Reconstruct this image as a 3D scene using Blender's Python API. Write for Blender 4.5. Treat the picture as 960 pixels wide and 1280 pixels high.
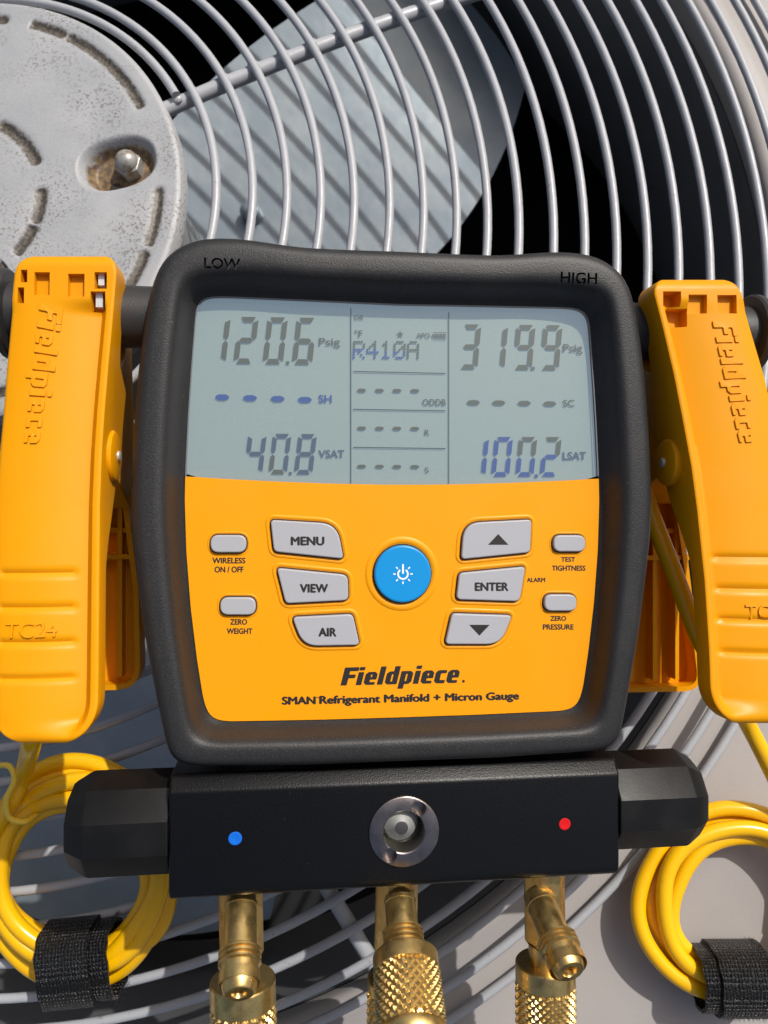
import bpy, bmesh, math, random
from mathutils import Vector, Matrix
random.seed(7)
R = math.radians
for o in list(bpy.data.objects): bpy.data.objects.remove(o)
scene = bpy.context.scene
COL = scene.collection

# ------------------------------------------------------------------ frames
# world: origin = apex of the domed fan guard, z = guard axis. Lengths in mm until MM.
MM = 0.001
F_PX = 961.0
S = 12.7
_n = Vector((math.sin(-.0823), math.sin(.1859), 1)).normalized()
_x = (Vector((1, 0, 0)) - _n * _n.x).normalized()
_y = _n.cross(_x)
BASIS = Matrix((_x, _y, _n))                       # camera axes -> world axes
CAM = BASIS @ (Vector((13.1912, -9.431, 23.4891)) * S)
KD = .0066 / S                                     # dome: z = -KD r^2

# ------------------------------------------------------------------ camera
cam_d = bpy.data.cameras.new('camera')
cam = bpy.data.objects.new('camera', cam_d); COL.objects.link(cam)
cam.matrix_world = Matrix.Translation(CAM * MM) @ BASIS.to_4x4()
cam_d.sensor_fit = 'VERTICAL'; cam_d.sensor_height = 36; cam_d.sensor_width = 27
cam_d.lens = F_PX / 1280 * 36
cam_d.clip_start = 0.01; cam_d.clip_end = 100
cam_d.dof.use_dof = True; cam_d.dof.focus_distance = 0.238; cam_d.dof.aperture_fstop = 20
scene.camera = cam

# ------------------------------------------------------------------ light
SUN = (BASIS @ Vector((.60, .88, 1.0))).normalized()
el = math.asin(SUN.z); az = math.atan2(SUN.x, SUN.y)
w = bpy.data.worlds.new('World'); scene.world = w; w.use_nodes = True
wn = w.node_tree
bg = wn.nodes['Background']; sky = wn.nodes.new('ShaderNodeTexSky')
sky.sky_type = 'NISHITA'; sky.sun_disc = False; sky.sun_elevation = el; sky.sun_rotation = az
sky.air_density = 1.0; sky.dust_density = 5.0; sky.ozone_density = 0.3
wn.links.new(sky.outputs[0], bg.inputs[0]); bg.inputs[1].default_value = 0.10
sd = bpy.data.lights.new('sun', 'SUN'); sd.energy = 3.6; sd.angle = R(.7); sd.color = (1, .97, .925)
so = bpy.data.objects.new('sun', sd); COL.objects.link(so)
so.rotation_euler = SUN.to_track_quat('Z', 'Y').to_euler(); so.location = SUN * 3
vs = scene.view_settings
vs.view_transform = 'Standard'; vs.look = 'None'; vs.exposure = 0; vs.gamma = 1
vs.use_curve_mapping = False
scene.render.resolution_x = 768; scene.render.resolution_y = 1024

# ------------------------------------------------------------------ geometry helpers
def ray(p): return Vector(((p[0] - 480) / F_PX, -(p[1] - 640) / F_PX, -1))
def GW(px, py, h=0):
    "world point (mm) on the guard dome, h above it, seen at a photo position"
    r = BASIS @ ray((px, py)); t = 300.
    for _ in range(40):
        P = CAM + r * t; t += ((h - KD * (P.x ** 2 + P.y ** 2)) - P.z) / r.z
    return CAM + r * t
def PW(px, py, z):
    r = BASIS @ ray((px, py)); return CAM + r * ((z - CAM.z) / r.z)
class Frame:
    def __init__(s, o, M): s.o = o; s.M = M; s.Mi = M.transposed()
    def w(s, v): return s.o + s.M @ Vector(v)
    def l(s, p): return s.Mi @ (p - s.o)
_yaw = R(6.76)
_RY = Matrix(((math.cos(_yaw), 0, math.sin(_yaw)), (0, 1, 0), (-math.sin(_yaw), 0, math.cos(_yaw))))
DEV = Frame(CAM + BASIS @ (ray((503.8, 720)) * 226.0), BASIS @ _RY)
WORLD = Frame(Vector((0, 0, 0)), Matrix.Identity(3))
_cl = DEV.l(CAM)
def D(px, py, h=0.0):
    "gauge-frame point (mm) at height h over the bezel plane"
    r = DEV.Mi @ (BASIS @ ray((px, py))); t = (h - _cl.z) / r.z
    return _cl + r * t
def D2(p, h=0): v = D(p[0], p[1], h); return (v.x, v.y)

BASE = {}
def thing(name, label, cat, base, frame=WORLD, group=None):
    o = bpy.data.objects.new(name, None); COL.objects.link(o)
    o.empty_display_size = .01
    M = frame.M.to_4x4(); M.translation = frame.w(base) * MM
    o.matrix_world = M
    o['label'] = label; o['category'] = cat
    if group: o['group'] = group
    BASE[o] = Vector(base); return o
def finish(name, me, mat, parent, smooth=True, angle=35):
    if smooth:
        me.polygons.foreach_set('use_smooth', [True] * len(me.polygons))
        if angle: me.set_sharp_from_angle(angle=R(angle))
    o = bpy.data.objects.new(name, me); COL.objects.link(o)
    for m in (mat if isinstance(mat, (list, tuple)) else [mat]): me.materials.append(m)
    if parent is not None:
        o.parent = parent; BASE[o] = BASE[parent]
    return o
def part(name, V, F, mat, parent, smooth=True, angle=35, fix=True):
    b = BASE.get(parent, Vector((0, 0, 0)))
    me = bpy.data.meshes.new(name)
    me.from_pydata([((v[0] - b.x) * MM, (v[1] - b.y) * MM, (v[2] - b.z) * MM) for v in V], [], F)
    me.update()
    if fix:
        bm = bmesh.new(); bm.from_mesh(me); bmesh.ops.recalc_face_normals(bm, faces=bm.faces); bm.to_mesh(me); bm.free()
    return finish(name, me, mat, parent, smooth, angle)
def join(*parts):
    V = []; F = []
    for v, f in parts:
        k = len(V); V += list(v); F += [tuple(i + k for i in q) for q in f]
    return V, F
def loft(rings, closed=True, cap0=True, cap1=True):
    n = len(rings[0]); V = [p for r in rings for p in r]; F = []
    for i in range(len(rings) - 1):
        for j in range(n if closed else n - 1):
            a = i * n + j; b = i * n + (j + 1) % n
            F.append((a, b, b + n, a + n))
    if cap0: F.append(tuple(range(n))[::-1])
    if cap1: F.append(tuple(range((len(rings) - 1) * n, len(rings) * n)))
    return V, F
def frame_of(d):
    d = Vector(d).normalized(); u = Vector((0, 0, 1)) if abs(d.z) < .9 else Vector((1, 0, 0))
    a = d.cross(u).normalized(); return d, a, d.cross(a)
def lathe(prof, o, d, seg=32, mod=None, cap0=True, cap1=True, rot=0.):
    "prof: (radius, distance along d)"
    d, a, b = frame_of(d); o = Vector(o); rings = []
    for r, t in prof:
        rings.append([o + d * t + (a * math.cos(th) + b * math.sin(th)) * (r * (mod(th, t) if mod else 1))
                      for th in (rot + 2 * math.pi * i / seg for i in range(seg))])
    return loft(rings, True, cap0, cap1)
def tube(P, r, seg=12, closed=False):
    P = [Vector(p) for p in P]; n = len(P); rings = []
    T = []
    for i in range(n):
        a = P[(i - 1) % n] if closed or i else P[0]; b = P[(i + 1) % n] if closed or i < n - 1 else P[-1]
        T.append((b - a).normalized())
    u = T[0].orthogonal().normalized()
    for i in range(n):
        u = (u - T[i] * u.dot(T[i])).normalized(); v = T[i].cross(u)
        rr = r(i / (n - 1)) if callable(r) else r
        rings.append([P[i] + (u * math.cos(2 * math.pi * j / seg) + v * math.sin(2 * math.pi * j / seg)) * rr for j in range(seg)])
    if not closed: return loft(rings)
    V, F = loft(rings, True, False, False); L = (n - 1) * seg
    best = min(range(seg), key=lambda k: (rings[0][k] - rings[-1][0]).length)
    for j in range(seg):
        F.append((L + j, L + (j + 1) % seg, (j + 1 + best) % seg, (j + best) % seg))
    return V, F
def smooth_path(P, n=10, closed=False):
    P = [Vector(p) for p in P]; out = []; m = len(P)
    for i in range(m if closed else m - 1):
        if closed: p0, p1, p2, p3 = P[i - 1], P[i], P[(i + 1) % m], P[(i + 2) % m]
        else: p0, p1, p2, p3 = P[max(i - 1, 0)], P[i], P[i + 1], P[min(i + 2, m - 1)]
        for k in range(n):
            t = k / n
            out.append(.5 * ((2 * p1) + (p2 - p0) * t + (2 * p0 - 5 * p1 + 4 * p2 - p3) * t * t + (3 * p1 - p0 - 3 * p2 + p3) * t ** 3))
    if not closed: out.append(P[-1])
    return out
def roundpoly(pts, rad, seg=6):
    n = len(pts); out = []
    for i in range(n):
        p0 = Vector(pts[i - 1]); p = Vector(pts[i]); p1 = Vector(pts[(i + 1) % n])
        r = rad[i] if isinstance(rad, (list, tuple)) else rad
        a = (p0 - p); b = (p1 - p); la, lb = a.length, b.length; a /= la; b /= lb
        r = min(r, la * .48, lb * .48)
        A = p + a * r; B = p + b * r
        for k in range(seg + 1):
            t = k / seg
            out.append(tuple(A * (1 - t) ** 2 + p * 2 * t * (1 - t) + B * t * t))
    return out
def inset(poly, d):
    n = len(poly); out = []
    ar = sum(poly[i][0] * poly[(i + 1) % n][1] - poly[(i + 1) % n][0] * poly[i][1] for i in range(n))
    sg = 1 if ar > 0 else -1
    for i in range(n):
        p = Vector(poly[i]); e0 = p - Vector(poly[i - 1]); e1 = Vector(poly[(i + 1) % n]) - p
        if e0.length < 1e-6: e0 = e1
        if e1.length < 1e-6: e1 = e0
        n0 = Vector((-e0.y, e0.x)).normalized(); n1 = Vector((-e1.y, e1.x)).normalized()
        m = (n0 + n1); m = m.normalized() if m.length > 1e-6 else n0
        out.append(tuple(p + m * (sg * d / max(.5, m.dot(n0)))))
    return out
def prism(poly, w0, w1, bev=0., seg=3, fm=lambda u, v, w: (u, v, w), both=False, fan=False):
    rings = []
    if both and bev:
        rings.append([fm(u, v, w0) for u, v in inset(poly, bev * 1.08)])
        for k in range(seg + 1):
            t = k / seg * math.pi / 2
            rings.append([fm(u, v, w0 + bev * (1 - math.cos(t))) for u, v in inset(poly, bev * (1 - math.sin(t)))])
    else: rings.append([fm(u, v, w0) for u, v in poly])
    if bev:
        for k in range(seg + 1):
            t = k / seg * math.pi / 2
            rings.append([fm(u, v, w1 - bev + bev * math.sin(t)) for u, v in inset(poly, bev * (1 - math.cos(t)))])
        rings.append([fm(u, v, w1) for u, v in inset(poly, bev * 1.08)])
    else: rings.append([fm(u, v, w1) for u, v in poly])
    if fan:
        V, F = loft(rings, True, False, False); n = len(poly); cu = sum(p[0] for p in poly) / n; cv = sum(p[1] for p in poly) / n
        V.append(fm(cu, cv, w0)); V.append(fm(cu, cv, w1)); k = len(V); L0 = (len(rings) - 1) * n
        F += [(k - 2, (j + 1) % n, j) for j in range(n)] + [(k - 1, L0 + j, L0 + (j + 1) % n) for j in range(n)]
        return V, F
    return loft(rings)
def ringprism(outer, inner, w0, w1):
    "flat ring between two polygons with equal point counts"
    n = len(outer); V = [(u, v, w0) for u, v in outer] + [(u, v, w1) for u, v in inset(outer, (w1 - w0))] + \
        [(u, v, w1) for u, v in inset(inner, -(w1 - w0))] + [(u, v, w0) for u, v in inner]
    F = []
    for r in range(3):
        for j in range(n): F.append((r * n + j, r * n + (j + 1) % n, (r + 1) * n + (j + 1) % n, (r + 1) * n + j))
    return V, F
def box(x0, x1, y0, y1, z0, z1):
    V = [(x, y, z) for z in (z0, z1) for y in (y0, y1) for x in (x0, x1)]
    return V, [(0, 2, 3, 1), (4, 5, 7, 6), (0, 1, 5, 4), (2, 6, 7, 3), (0, 4, 6, 2), (1, 3, 7, 5)]
def boolean(o, cutters, op='DIFFERENCE'):
    b = BASE[o]
    V, F = join(*cutters)
    me = bpy.data.meshes.new('cutter')
    me.from_pydata([((v[0] - b.x) * MM, (v[1] - b.y) * MM, (v[2] - b.z) * MM) for v in V], [], F)
    bm = bmesh.new(); bm.from_mesh(me); bmesh.ops.recalc_face_normals(bm, faces=bm.faces); bm.to_mesh(me); bm.free()
    c = bpy.data.objects.new('cutter', me); COL.objects.link(c)
    par = o.parent; o.parent = None; o.matrix_world = Matrix.Identity(4)
    def vol(me_):
        bm_ = bmesh.new(); bm_.from_mesh(me_); v_ = bm_.calc_volume(signed=False); bm_.free(); return v_
    v0 = vol(o.data); keep = o.data; ok = False
    for solver in ('MANIFOLD', 'EXACT'):
        m = o.modifiers.new('b', 'BOOLEAN'); m.object = c; m.operation = op; m.solver = solver
        bpy.context.view_layer.update()
        dg = bpy.context.evaluated_depsgraph_get()
        nm = bpy.data.meshes.new_from_object(o.evaluated_get(dg)); o.modifiers.clear()
        v1 = vol(nm)
        print('BOOL', o.name, solver, len(keep.polygons), len(nm.polygons), v0, v1)
        if len(nm.polygons) > len(keep.polygons) * .6 and .7 * v0 < v1 < v0 * .99999: ok = True; break
    bpy.data.objects.remove(c)
    if ok:
        o.data = nm
        nm.polygons.foreach_set('use_smooth', [True] * len(nm.polygons)); nm.set_sharp_from_angle(angle=R(32))
    o.parent = par; o.matrix_parent_inverse = Matrix.Identity(4); o.matrix_basis = Matrix.Identity(4)

# ------------------------------------------------------------------ lettering
def curve_mesh(cu):
    ob = bpy.data.objects.new('tmp', cu); COL.objects.link(ob)
    bpy.context.view_layer.update()
    me = bpy.data.meshes.new_from_object(ob.evaluated_get(bpy.context.evaluated_depsgraph_get()))
    bpy.data.objects.remove(ob); return me
def font_mesh(txt, bold=0., shear=0., ext=0.):
    cu = bpy.data.curves.new('t', 'FONT'); cu.body = txt; cu.size = 1; cu.offset = bold; cu.shear = shear
    cu.extrude = ext; cu.resolution_u = 4
    return curve_mesh(cu)
GL = {'F': (.66, [[(0, 0), (0, 1), (.64, 1), (.64, .78), (.27, .78), (.27, .6), (.56, .6), (.56, .39), (.27, .39), (.27, 0)]]),
      'i': (.33, [[(0, 0), (0, .72), (.25, .72), (.25, 0)], [(0, .81), (0, 1), (.25, 1), (.25, .81)]]),
      'l': (.33, [[(0, 0), (0, 1), (.25, 1), (.25, 0)]]),
      'e': (.60, [[(.12, 0), (.5, 0), (.5, .16), (.25, .16), (.25, .29), (.53, .29), (.53, .6), (.41, .72), (.12, .72), (0, .6), (0, .12)],
                  [(.25, .43), (.25, .57), (.31, .57), (.31, .43)]]),
      'd': (.63, [[(.12, 0), (.55, 0), (.55, 1), (.3, 1), (.3, .72), (.12, .72), (0, .6), (0, .12)], [(.24, .16), (.24, .56), (.31, .56), (.31, .16)]]),
      'p': (.63, [[(0, -.25), (.25, -.25), (.25, 0), (.43, 0), (.55, .12), (.55, .6), (.43, .72), (0, .72)], [(.24, .16), (.24, .56), (.31, .56), (.31, .16)]]),
      'c': (.55, [[(.12, 0), (.49, 0), (.49, .18), (.25, .18), (.25, .54), (.49, .54), (.49, .72), (.12, .72), (0, .6), (0, .12)]])}
def logo_mesh(txt, shear=.2, ext=0.):
    cu = bpy.data.curves.new('t', 'CURVE'); cu.dimensions = '2D'; cu.fill_mode = 'BOTH'; cu.extrude = ext
    x = 0
    for ch in txt:
        adv, polys = GL[ch]
        for pl in polys:
            pl = roundpoly(pl, .035, 2)
            s = cu.splines.new('POLY'); s.points.add(len(pl) - 1); s.use_cyclic_u = True
            for q, (a, b) in zip(s.points, pl): q.co = (x + a + shear * b, b, 0, 1)
        x += adv
    return curve_mesh(cu), x
def place_text(me, name, mat, parent, mp):
    "mp(u,v,w) maps unit-box text coordinates to gauge-frame mm"
    b = BASE[parent]
    for v in me.vertices:
        p = mp(v.co.x, v.co.y, v.co.z); v.co = ((p[0] - b.x) * MM, (p[1] - b.y) * MM, (p[2] - b.z) * MM)
    me.update()
    return finish(name, me, mat, parent, False)
def text(txt, x0, y0, x1, y1, h, mat, parent, name='printed_text', bold=0.02, shear=0., ext=0., yr=None, depth=.0):
    "print txt so that its box is seen at photo px x0..x1, y0(top)..y1(base); yr = (top, base) at right end"
    me = font_mesh(txt, 0, shear, ext)
    xs = [v.co.x for v in me.vertices]; ys = [v.co.y for v in me.vertices]
    a0, a1, b0, b1 = min(xs), max(xs), min(ys), max(ys)
    if bold and not ext:                     # heavier strokes: copies spread by the stroke gain, each a hair higher
        bm = bmesh.new()
        for q, (ex, ey) in enumerate(((-1, 0), (1, 0), (0, 1), (0, -1), (0, 0))):
            m2 = me.copy()
            for v in m2.vertices: v.co.x += ex * bold; v.co.y += ey * bold * .7; v.co.z = q * .006
            bm.from_mesh(m2); bpy.data.meshes.remove(m2)
        bm.to_mesh(me); bm.free()
        a0 -= bold; a1 += bold; b0 -= bold * .7; b1 += bold * .7
    yr = yr or (y0, y1)
    TL, BL, TR, BR = D(x0, y0, h), D(x0, y1, h), D(x1, yr[0], h), D(x1, yr[1], h)
    def mp(u, v, wz):
        u = (u - a0) / (a1 - a0); v = (v - b0) / (b1 - b0)
        p = (BL * (1 - u) + BR * u) * (1 - v) + (TL * (1 - u) + TR * u) * v
        return (p.x, p.y, h + ((depth if wz > 0 else 0) if ext else wz))
    return place_text(me, name, mat, parent, mp)

# ------------------------------------------------------------------ materials
def mat(name, col, rough=.5, metal=0., spec=.5, bump=None, noise=None, coat=0., extra=None):
    m = bpy.data.materials.new(name); m.use_nodes = True; nt = m.node_tree; p = nt.nodes['Principled BSDF']
    p.inputs['Base Color'].default_value = (*col, 1); p.inputs['Roughness'].default_value = rough
    p.inputs['Metallic'].default_value = metal; p.inputs['Specular IOR Level'].default_value = spec
    p.inputs['Coat Weight'].default_value = coat
    tc = nt.nodes.new('ShaderNodeTexCoord')
    def nz(scale, det=3, rg=.6):
        n = nt.nodes.new('ShaderNodeTexNoise'); n.inputs['Scale'].default_value = scale; n.inputs['Detail'].default_value = det
        n.inputs['Roughness'].default_value = rg
        nt.links.new(tc.outputs['Object'], n.inputs['Vector']); return n
    if noise:                                             # list of (scale, lo, hi, colour, strength)
        cur = None
        for sc, lo, hi, c2, st in noise:
            n = nz(sc, 3); r = nt.nodes.new('ShaderNodeMapRange'); r.inputs[1].default_value = lo; r.inputs[2].default_value = hi
            r.inputs[4].default_value = st; nt.links.new(n.outputs[0], r.inputs[0])
            mx = nt.nodes.new('ShaderNodeMix'); mx.data_type = 'RGBA'; nt.links.new(r.outputs[0], mx.inputs[0])
            if cur: nt.links.new(cur, mx.inputs[6])
            else: mx.inputs[6].default_value = (*col, 1)
            mx.inputs[7].default_value = (*c2, 1); cur = mx.outputs[2]
        nt.links.new(cur, p.inputs['Base Color'])
    if bump:
        prev = None
        for sc, st, dist in bump:
            n = nz(sc, 2); b = nt.nodes.new('ShaderNodeBump'); b.inputs['Strength'].default_value = st; b.inputs['Distance'].default_value = dist
            nt.links.new(n.outputs[0], b.inputs['Height'])
            if prev: nt.links.new(prev, b.inputs['Normal'])
            prev = b.outputs[0]
        nt.links.new(prev, p.inputs['Normal'])
    if extra: extra(nt, p, tc)
    return m
def rough_var(lo, hi, scale):
    def f(nt, p, tc):
        n = nt.nodes.new('ShaderNodeTexNoise'); n.inputs['Scale'].default_value = scale; n.inputs['Detail'].default_value = 5
        nt.links.new(tc.outputs['Object'], n.inputs['Vector'])
        r = nt.nodes.new('ShaderNodeMapRange'); r.inputs[1].default_value = .3; r.inputs[2].default_value = .7
        r.inputs[3].default_value = lo; r.inputs[4].default_value = hi
        nt.links.new(n.outputs[0], r.inputs[0]); nt.links.new(r.outputs[0], p.inputs['Roughness'])
    return f
M = {}
M['housing'] = mat('housing_plastic', (.018, .018, .0185), .46, spec=.38, bump=[(2600, .35, .0003), (60, .05, .001)],
                   noise=[(2600, .55, .72, (.052, .052, .052), .8), (45, .55, .75, (.034, .033, .032), .5), (820, .735, .77, (.22, .21, .2), .5)])
M['block'] = mat('anodised_block', (.002, .002, .0022), .38, spec=.36, bump=[(2200, .3, .0003)], noise=[(2200, .6, .75, (.006, .006, .0065), .6), (800, .75, .78, (.2, .2, .2), .4)])
M['knob'] = mat('knob_plastic', (.006, .006, .006), .4, spec=.27, bump=[(900, .06, .0004)], noise=[(80, .5, .75, (.014, .0135, .013), .7), (900, .74, .77, (.25, .24, .22), .5)], extra=rough_var(.38, .46, 120))
M['post'] = mat('post_plastic', (.028, .028, .029), .5, bump=[(2600, .3, .0003)])
M['yellow'] = mat('face_yellow', (.80, .312, .0), .45, spec=.3, bump=[(1500, .10, .0002)], noise=[(130, .66, .80, (.62, .24, .006), .35), (900, .735, .78, (.52, .30, .1), .5), (420, .72, .77, (.40, .16, .01), .35), (25, .4, .8, (.82, .315, .0), .5)], extra=rough_var(.34, .5, 60))
M['orange'] = mat('clamp_orange', (.72, .288, .0), .42, spec=.2, bump=[(1700, .10, .0002)], noise=[(40, .45, .8, (.75, .305, .0), .6), (760, .74, .78, (.5, .26, .06), .5), (220, .68, .78, (.66, .25, .0), .5)], extra=rough_var(.34, .48, 90))
M['orange2'] = M['orange']
M['button'] = mat('button_grey', (.37, .375, .395), .45, bump=[(2500, .08, .0002)])
M['blue_button'] = mat('button_blue', (.0, .25, .60), .36, bump=[(2500, .06, .0002)])
M['gap'] = mat('button_gap', (.05, .022, .006), .8)
M['ink'] = mat('black_ink', (.012, .009, .008), .55)
M['white_ink'] = mat('white_ink', (.85, .87, .9), .5)
M['steel'] = mat('polished_steel', (.85, .86, .84), .38, .75, bump=[(700, .04, .0003)])
M['ring'] = mat('sight_ring', (.30, .26, .245), .33, 1., bump=[(1500, .12, .0002)], noise=[(300, .4, .7, (.21, .175, .165), .8)])
M['bowl'] = mat('bowl_steel', (.26, .255, .23), .34, 1.)
M['tip'] = mat('tip_steel', (.13, .125, .12), .4, .8)
M['chrome'] = mat('contact_metal', (.8, .8, .77), .4, .7)
M['brass'] = mat('brass', (.71, .50, .19), .35, .95, bump=[(900, .08, .0003)], noise=[(260, .45, .75, (.40, .255, .075), .6), (1200, .6, .75, (.78, .57, .25), .5)], extra=rough_var(.24, .42, 300))
M['cable'] = mat('cable_yellow', (.87, .47, .002), .24, spec=.5, bump=[(300, .05, .0006)], noise=[(60, .5, .75, (.80, .42, .004), .6), (500, .70, .78, (.42, .25, .03), .45)])
M['tie'] = mat('tie_yellow', (.80, .55, .05), .3)
M['hose'] = mat('hose_rubber', (.02, .02, .02), .5)
M['guard'] = mat('guard_paint', (.37, .38, .40), .42, bump=[(500, .12, .0005)], noise=[(70, .55, .75, (.34, .345, .36), .6), (420, .67, .76, (.20, .165, .12), .75), (1500, .66, .74, (.24, .23, .22), .5)], extra=rough_var(.28, .46, 150))
M['panel'] = mat('casing_paint', (.34, .315, .30), .5, bump=[(700, .15, .0004)], noise=[(22, .45, .75, (.30, .28, .27), .7), (260, .70, .80, (.26, .24, .22), .5)])
M['shroud'] = mat('shroud_paint', (.15, .148, .15), .55, bump=[(500, .1, .0004)], noise=[(18, .4, .75, (.11, .108, .11), .8)])
M['dark'] = mat('interior_shade', (.008, .008, .009), .8)  # near-black colour stands in for the shade deep in the casing
M['blade'] = mat('blade_galvanised', (.25, .30, .335), .36, .5, bump=[(60, .12, .002)], noise=[(35, .4, .7, (.34, .375, .39), .8), (160, .62, .8, (.30, .31, .31), .5)])
M['rust'] = mat('acorn_nut_paint', (.36, .35, .325), .32, .3, noise=[(300, .48, .66, (.20, .13, .06), .8)])
M['hole'] = mat('hole_dark', (.02, .015, .01), .8)
M['red_dot'] = mat('red_dot', (.62, .004, .006), .4)
M['blue_dot'] = mat('blue_dot', (.004, .135, .62), .4)

def cover_extra(nt, p, tc):
    at = nt.nodes.new('ShaderNodeVertexColor'); at.layer_name = 'dirt'
    sp = nt.nodes.new('ShaderNodeSeparateColor'); nt.links.new(at.outputs[0], sp.inputs[0])
    def nz(sc, det=6, dist=0):
        n = nt.nodes.new('ShaderNodeTexNoise'); n.inputs['Scale'].default_value = sc; n.inputs['Detail'].default_value = det
        n.inputs['Distortion'].default_value = dist
        nt.links.new(tc.outputs['Object'], n.inputs['Vector']); return n
    def rng(src, a, b, c=0, d=1):
        r = nt.nodes.new('ShaderNodeMapRange'); r.inputs[1].default_value = a; r.inputs[2].default_value = b
        r.inputs[3].default_value = c; r.inputs[4].default_value = d; nt.links.new(src, r.inputs[0]); return r.outputs[0]
    def mul(a, b, op='MULTIPLY'):
        m = nt.nodes.new('ShaderNodeMath'); m.operation = op
        for i, s in enumerate((a, b)):
            if hasattr(s, 'links'): nt.links.new(s, m.inputs[i])
            else: m.inputs[i].default_value = s
        return m.outputs[0]
    def mix(f, c1, c2):
        mx = nt.nodes.new('ShaderNodeMix'); mx.data_type = 'RGBA'; nt.links.new(f, mx.inputs[0])
        for i, c in ((6, c1), (7, c2)):
            if hasattr(c, 'links'): nt.links.new(c, mx.inputs[i])
            else: mx.inputs[i].default_value = (*c, 1)
        return mx.outputs[2]
    base = mix(rng(nz(45).outputs[0], .4, .65), (.325, .335, .345), (.375, .38, .385))
    speck = mul(rng(nz(900, 4).outputs[0], .53, .62), rng(nz(38, 3).outputs[0], .42, .62))
    c = mix(mul(speck, .8), base, (.15, .135, .12))
    fine = mul(rng(nz(1600, 3).outputs[0], .56, .66), .35)
    c = mix(fine, c, (.24, .22, .2))
    g = rng(mul(sp.outputs[0], rng(nz(700, 4).outputs[0], .3, .62, .5, 1.25)), .10, .5)
    c = mix(mul(g, .94), c, mix(rng(nz(800, 4).outputs[0], .4, .6), (.034, .026, .017), (.10, .08, .055)))
    rust = rng(mul(sp.outputs[1], rng(nz(260, 5).outputs[0], .3, .6, .35, 1.3)), .15, .6)
    c = mix(mul(rust, .92), c, mix(rng(nz(420, 5).outputs[0], .40, .6), (.20, .125, .04), (.07, .034, .013)))
    nt.links.new(c, p.inputs['Base Color'])
M['cover'] = mat('motor_cover_galvanised', (.5, .5, .5), .5, bump=[(900, .2, .0005), (70, .1, .002)], extra=cover_extra)

def weave_extra(nt, p, tc):
    uv = nt.nodes.new('ShaderNodeUVMap')
    w1 = nt.nodes.new('ShaderNodeTexWave'); w1.wave_type = 'BANDS'; w1.bands_direction = 'X'; w1.inputs['Scale'].default_value = 1.5
    w2 = nt.nodes.new('ShaderNodeTexWave'); w2.wave_type = 'BANDS'; w2.bands_direction = 'Y'; w2.inputs['Scale'].default_value = 1.5
    n = nt.nodes.new('ShaderNodeTexNoise'); n.inputs['Scale'].default_value = 1400
    for q in (w1, w2):
        q.inputs['Distortion'].default_value = 1.2; q.inputs['Detail Scale'].default_value = 2
        nt.links.new(uv.outputs[0], q.inputs['Vector'])
    nt.links.new(tc.outputs['Object'], n.inputs['Vector'])
    m = nt.nodes.new('ShaderNodeMath'); m.operation = 'MULTIPLY'
    nt.links.new(w1.outputs[1], m.inputs[0]); nt.links.new(w2.outputs[1], m.inputs[1])
    a = nt.nodes.new('ShaderNodeMath'); a.operation = 'ADD'; nt.links.new(m.outputs[0], a.inputs[0]); nt.links.new(n.outputs[0], a.inputs[1])
    b = nt.nodes.new('ShaderNodeBump'); b.inputs['Strength'].default_value = .9; b.inputs['Distance'].default_value = .0012
    nt.links.new(a.outputs[0], b.inputs['Height']); nt.links.new(b.outputs[0], p.inputs['Normal'])
M['strap'] = mat('woven_strap', (.007, .007, .0075), .42, spec=.6, extra=weave_extra)
M['fuzz'] = mat('strap_fuzz', (.015, .015, .016), .5)

# LCD: backlit panel; its emission mostly stands in for sky reflected in it
def lcd_mat(name, col, emit, e=.0):
    m = mat(name, col, .55, noise=[(2600, .42, .66, tuple(c * .72 for c in col), .8), (30, .4, .7, tuple(c * .9 for c in col), .8)] if 'background' in name else None); p = m.node_tree.nodes['Principled BSDF']
    p.inputs['Emission Color'].default_value = (*emit, 1); p.inputs['Emission Strength'].default_value = e; return m
M['lcd'] = lcd_mat('lcd_background', (.15, .175, .125), (.55, .75, .98), .26)
nt = M['lcd'].node_tree
M['seg'] = lcd_mat('lcd_segment_grey', (.035, .042, .037), (.5, .6, .6), .135)
M['seg_b'] = lcd_mat('lcd_segment_blue', (.015, .03, .10), (.16, .30, .80), .25)
M['seg_m'] = lcd_mat('lcd_segment_slate', (.03, .04, .06), (.3, .42, .65), .17)
def glass_mat():
    m = bpy.data.materials.new('screen_window'); m.use_nodes = True; nt = m.node_tree; nt.nodes.clear()
    out = nt.nodes.new('ShaderNodeOutputMaterial'); tr = nt.nodes.new('ShaderNodeBsdfTransparent'); gl = nt.nodes.new('ShaderNodeBsdfGlossy')
    gl.inputs['Roughness'].default_value = .03; tr.inputs[0].default_value = (.95, .97, .96, 1)
    fr = nt.nodes.new('ShaderNodeFresnel'); fr.inputs[0].default_value = 1.5; mx = nt.nodes.new('ShaderNodeMixShader')
    nt.links.new(fr.outputs[0], mx.inputs[0]); nt.links.new(tr.outputs[0], mx.inputs[1]); nt.links.new(gl.outputs[0], mx.inputs[2])
    nt.links.new(mx.outputs[0], out.inputs[0]); return m
M['glass'] = glass_mat()

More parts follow.
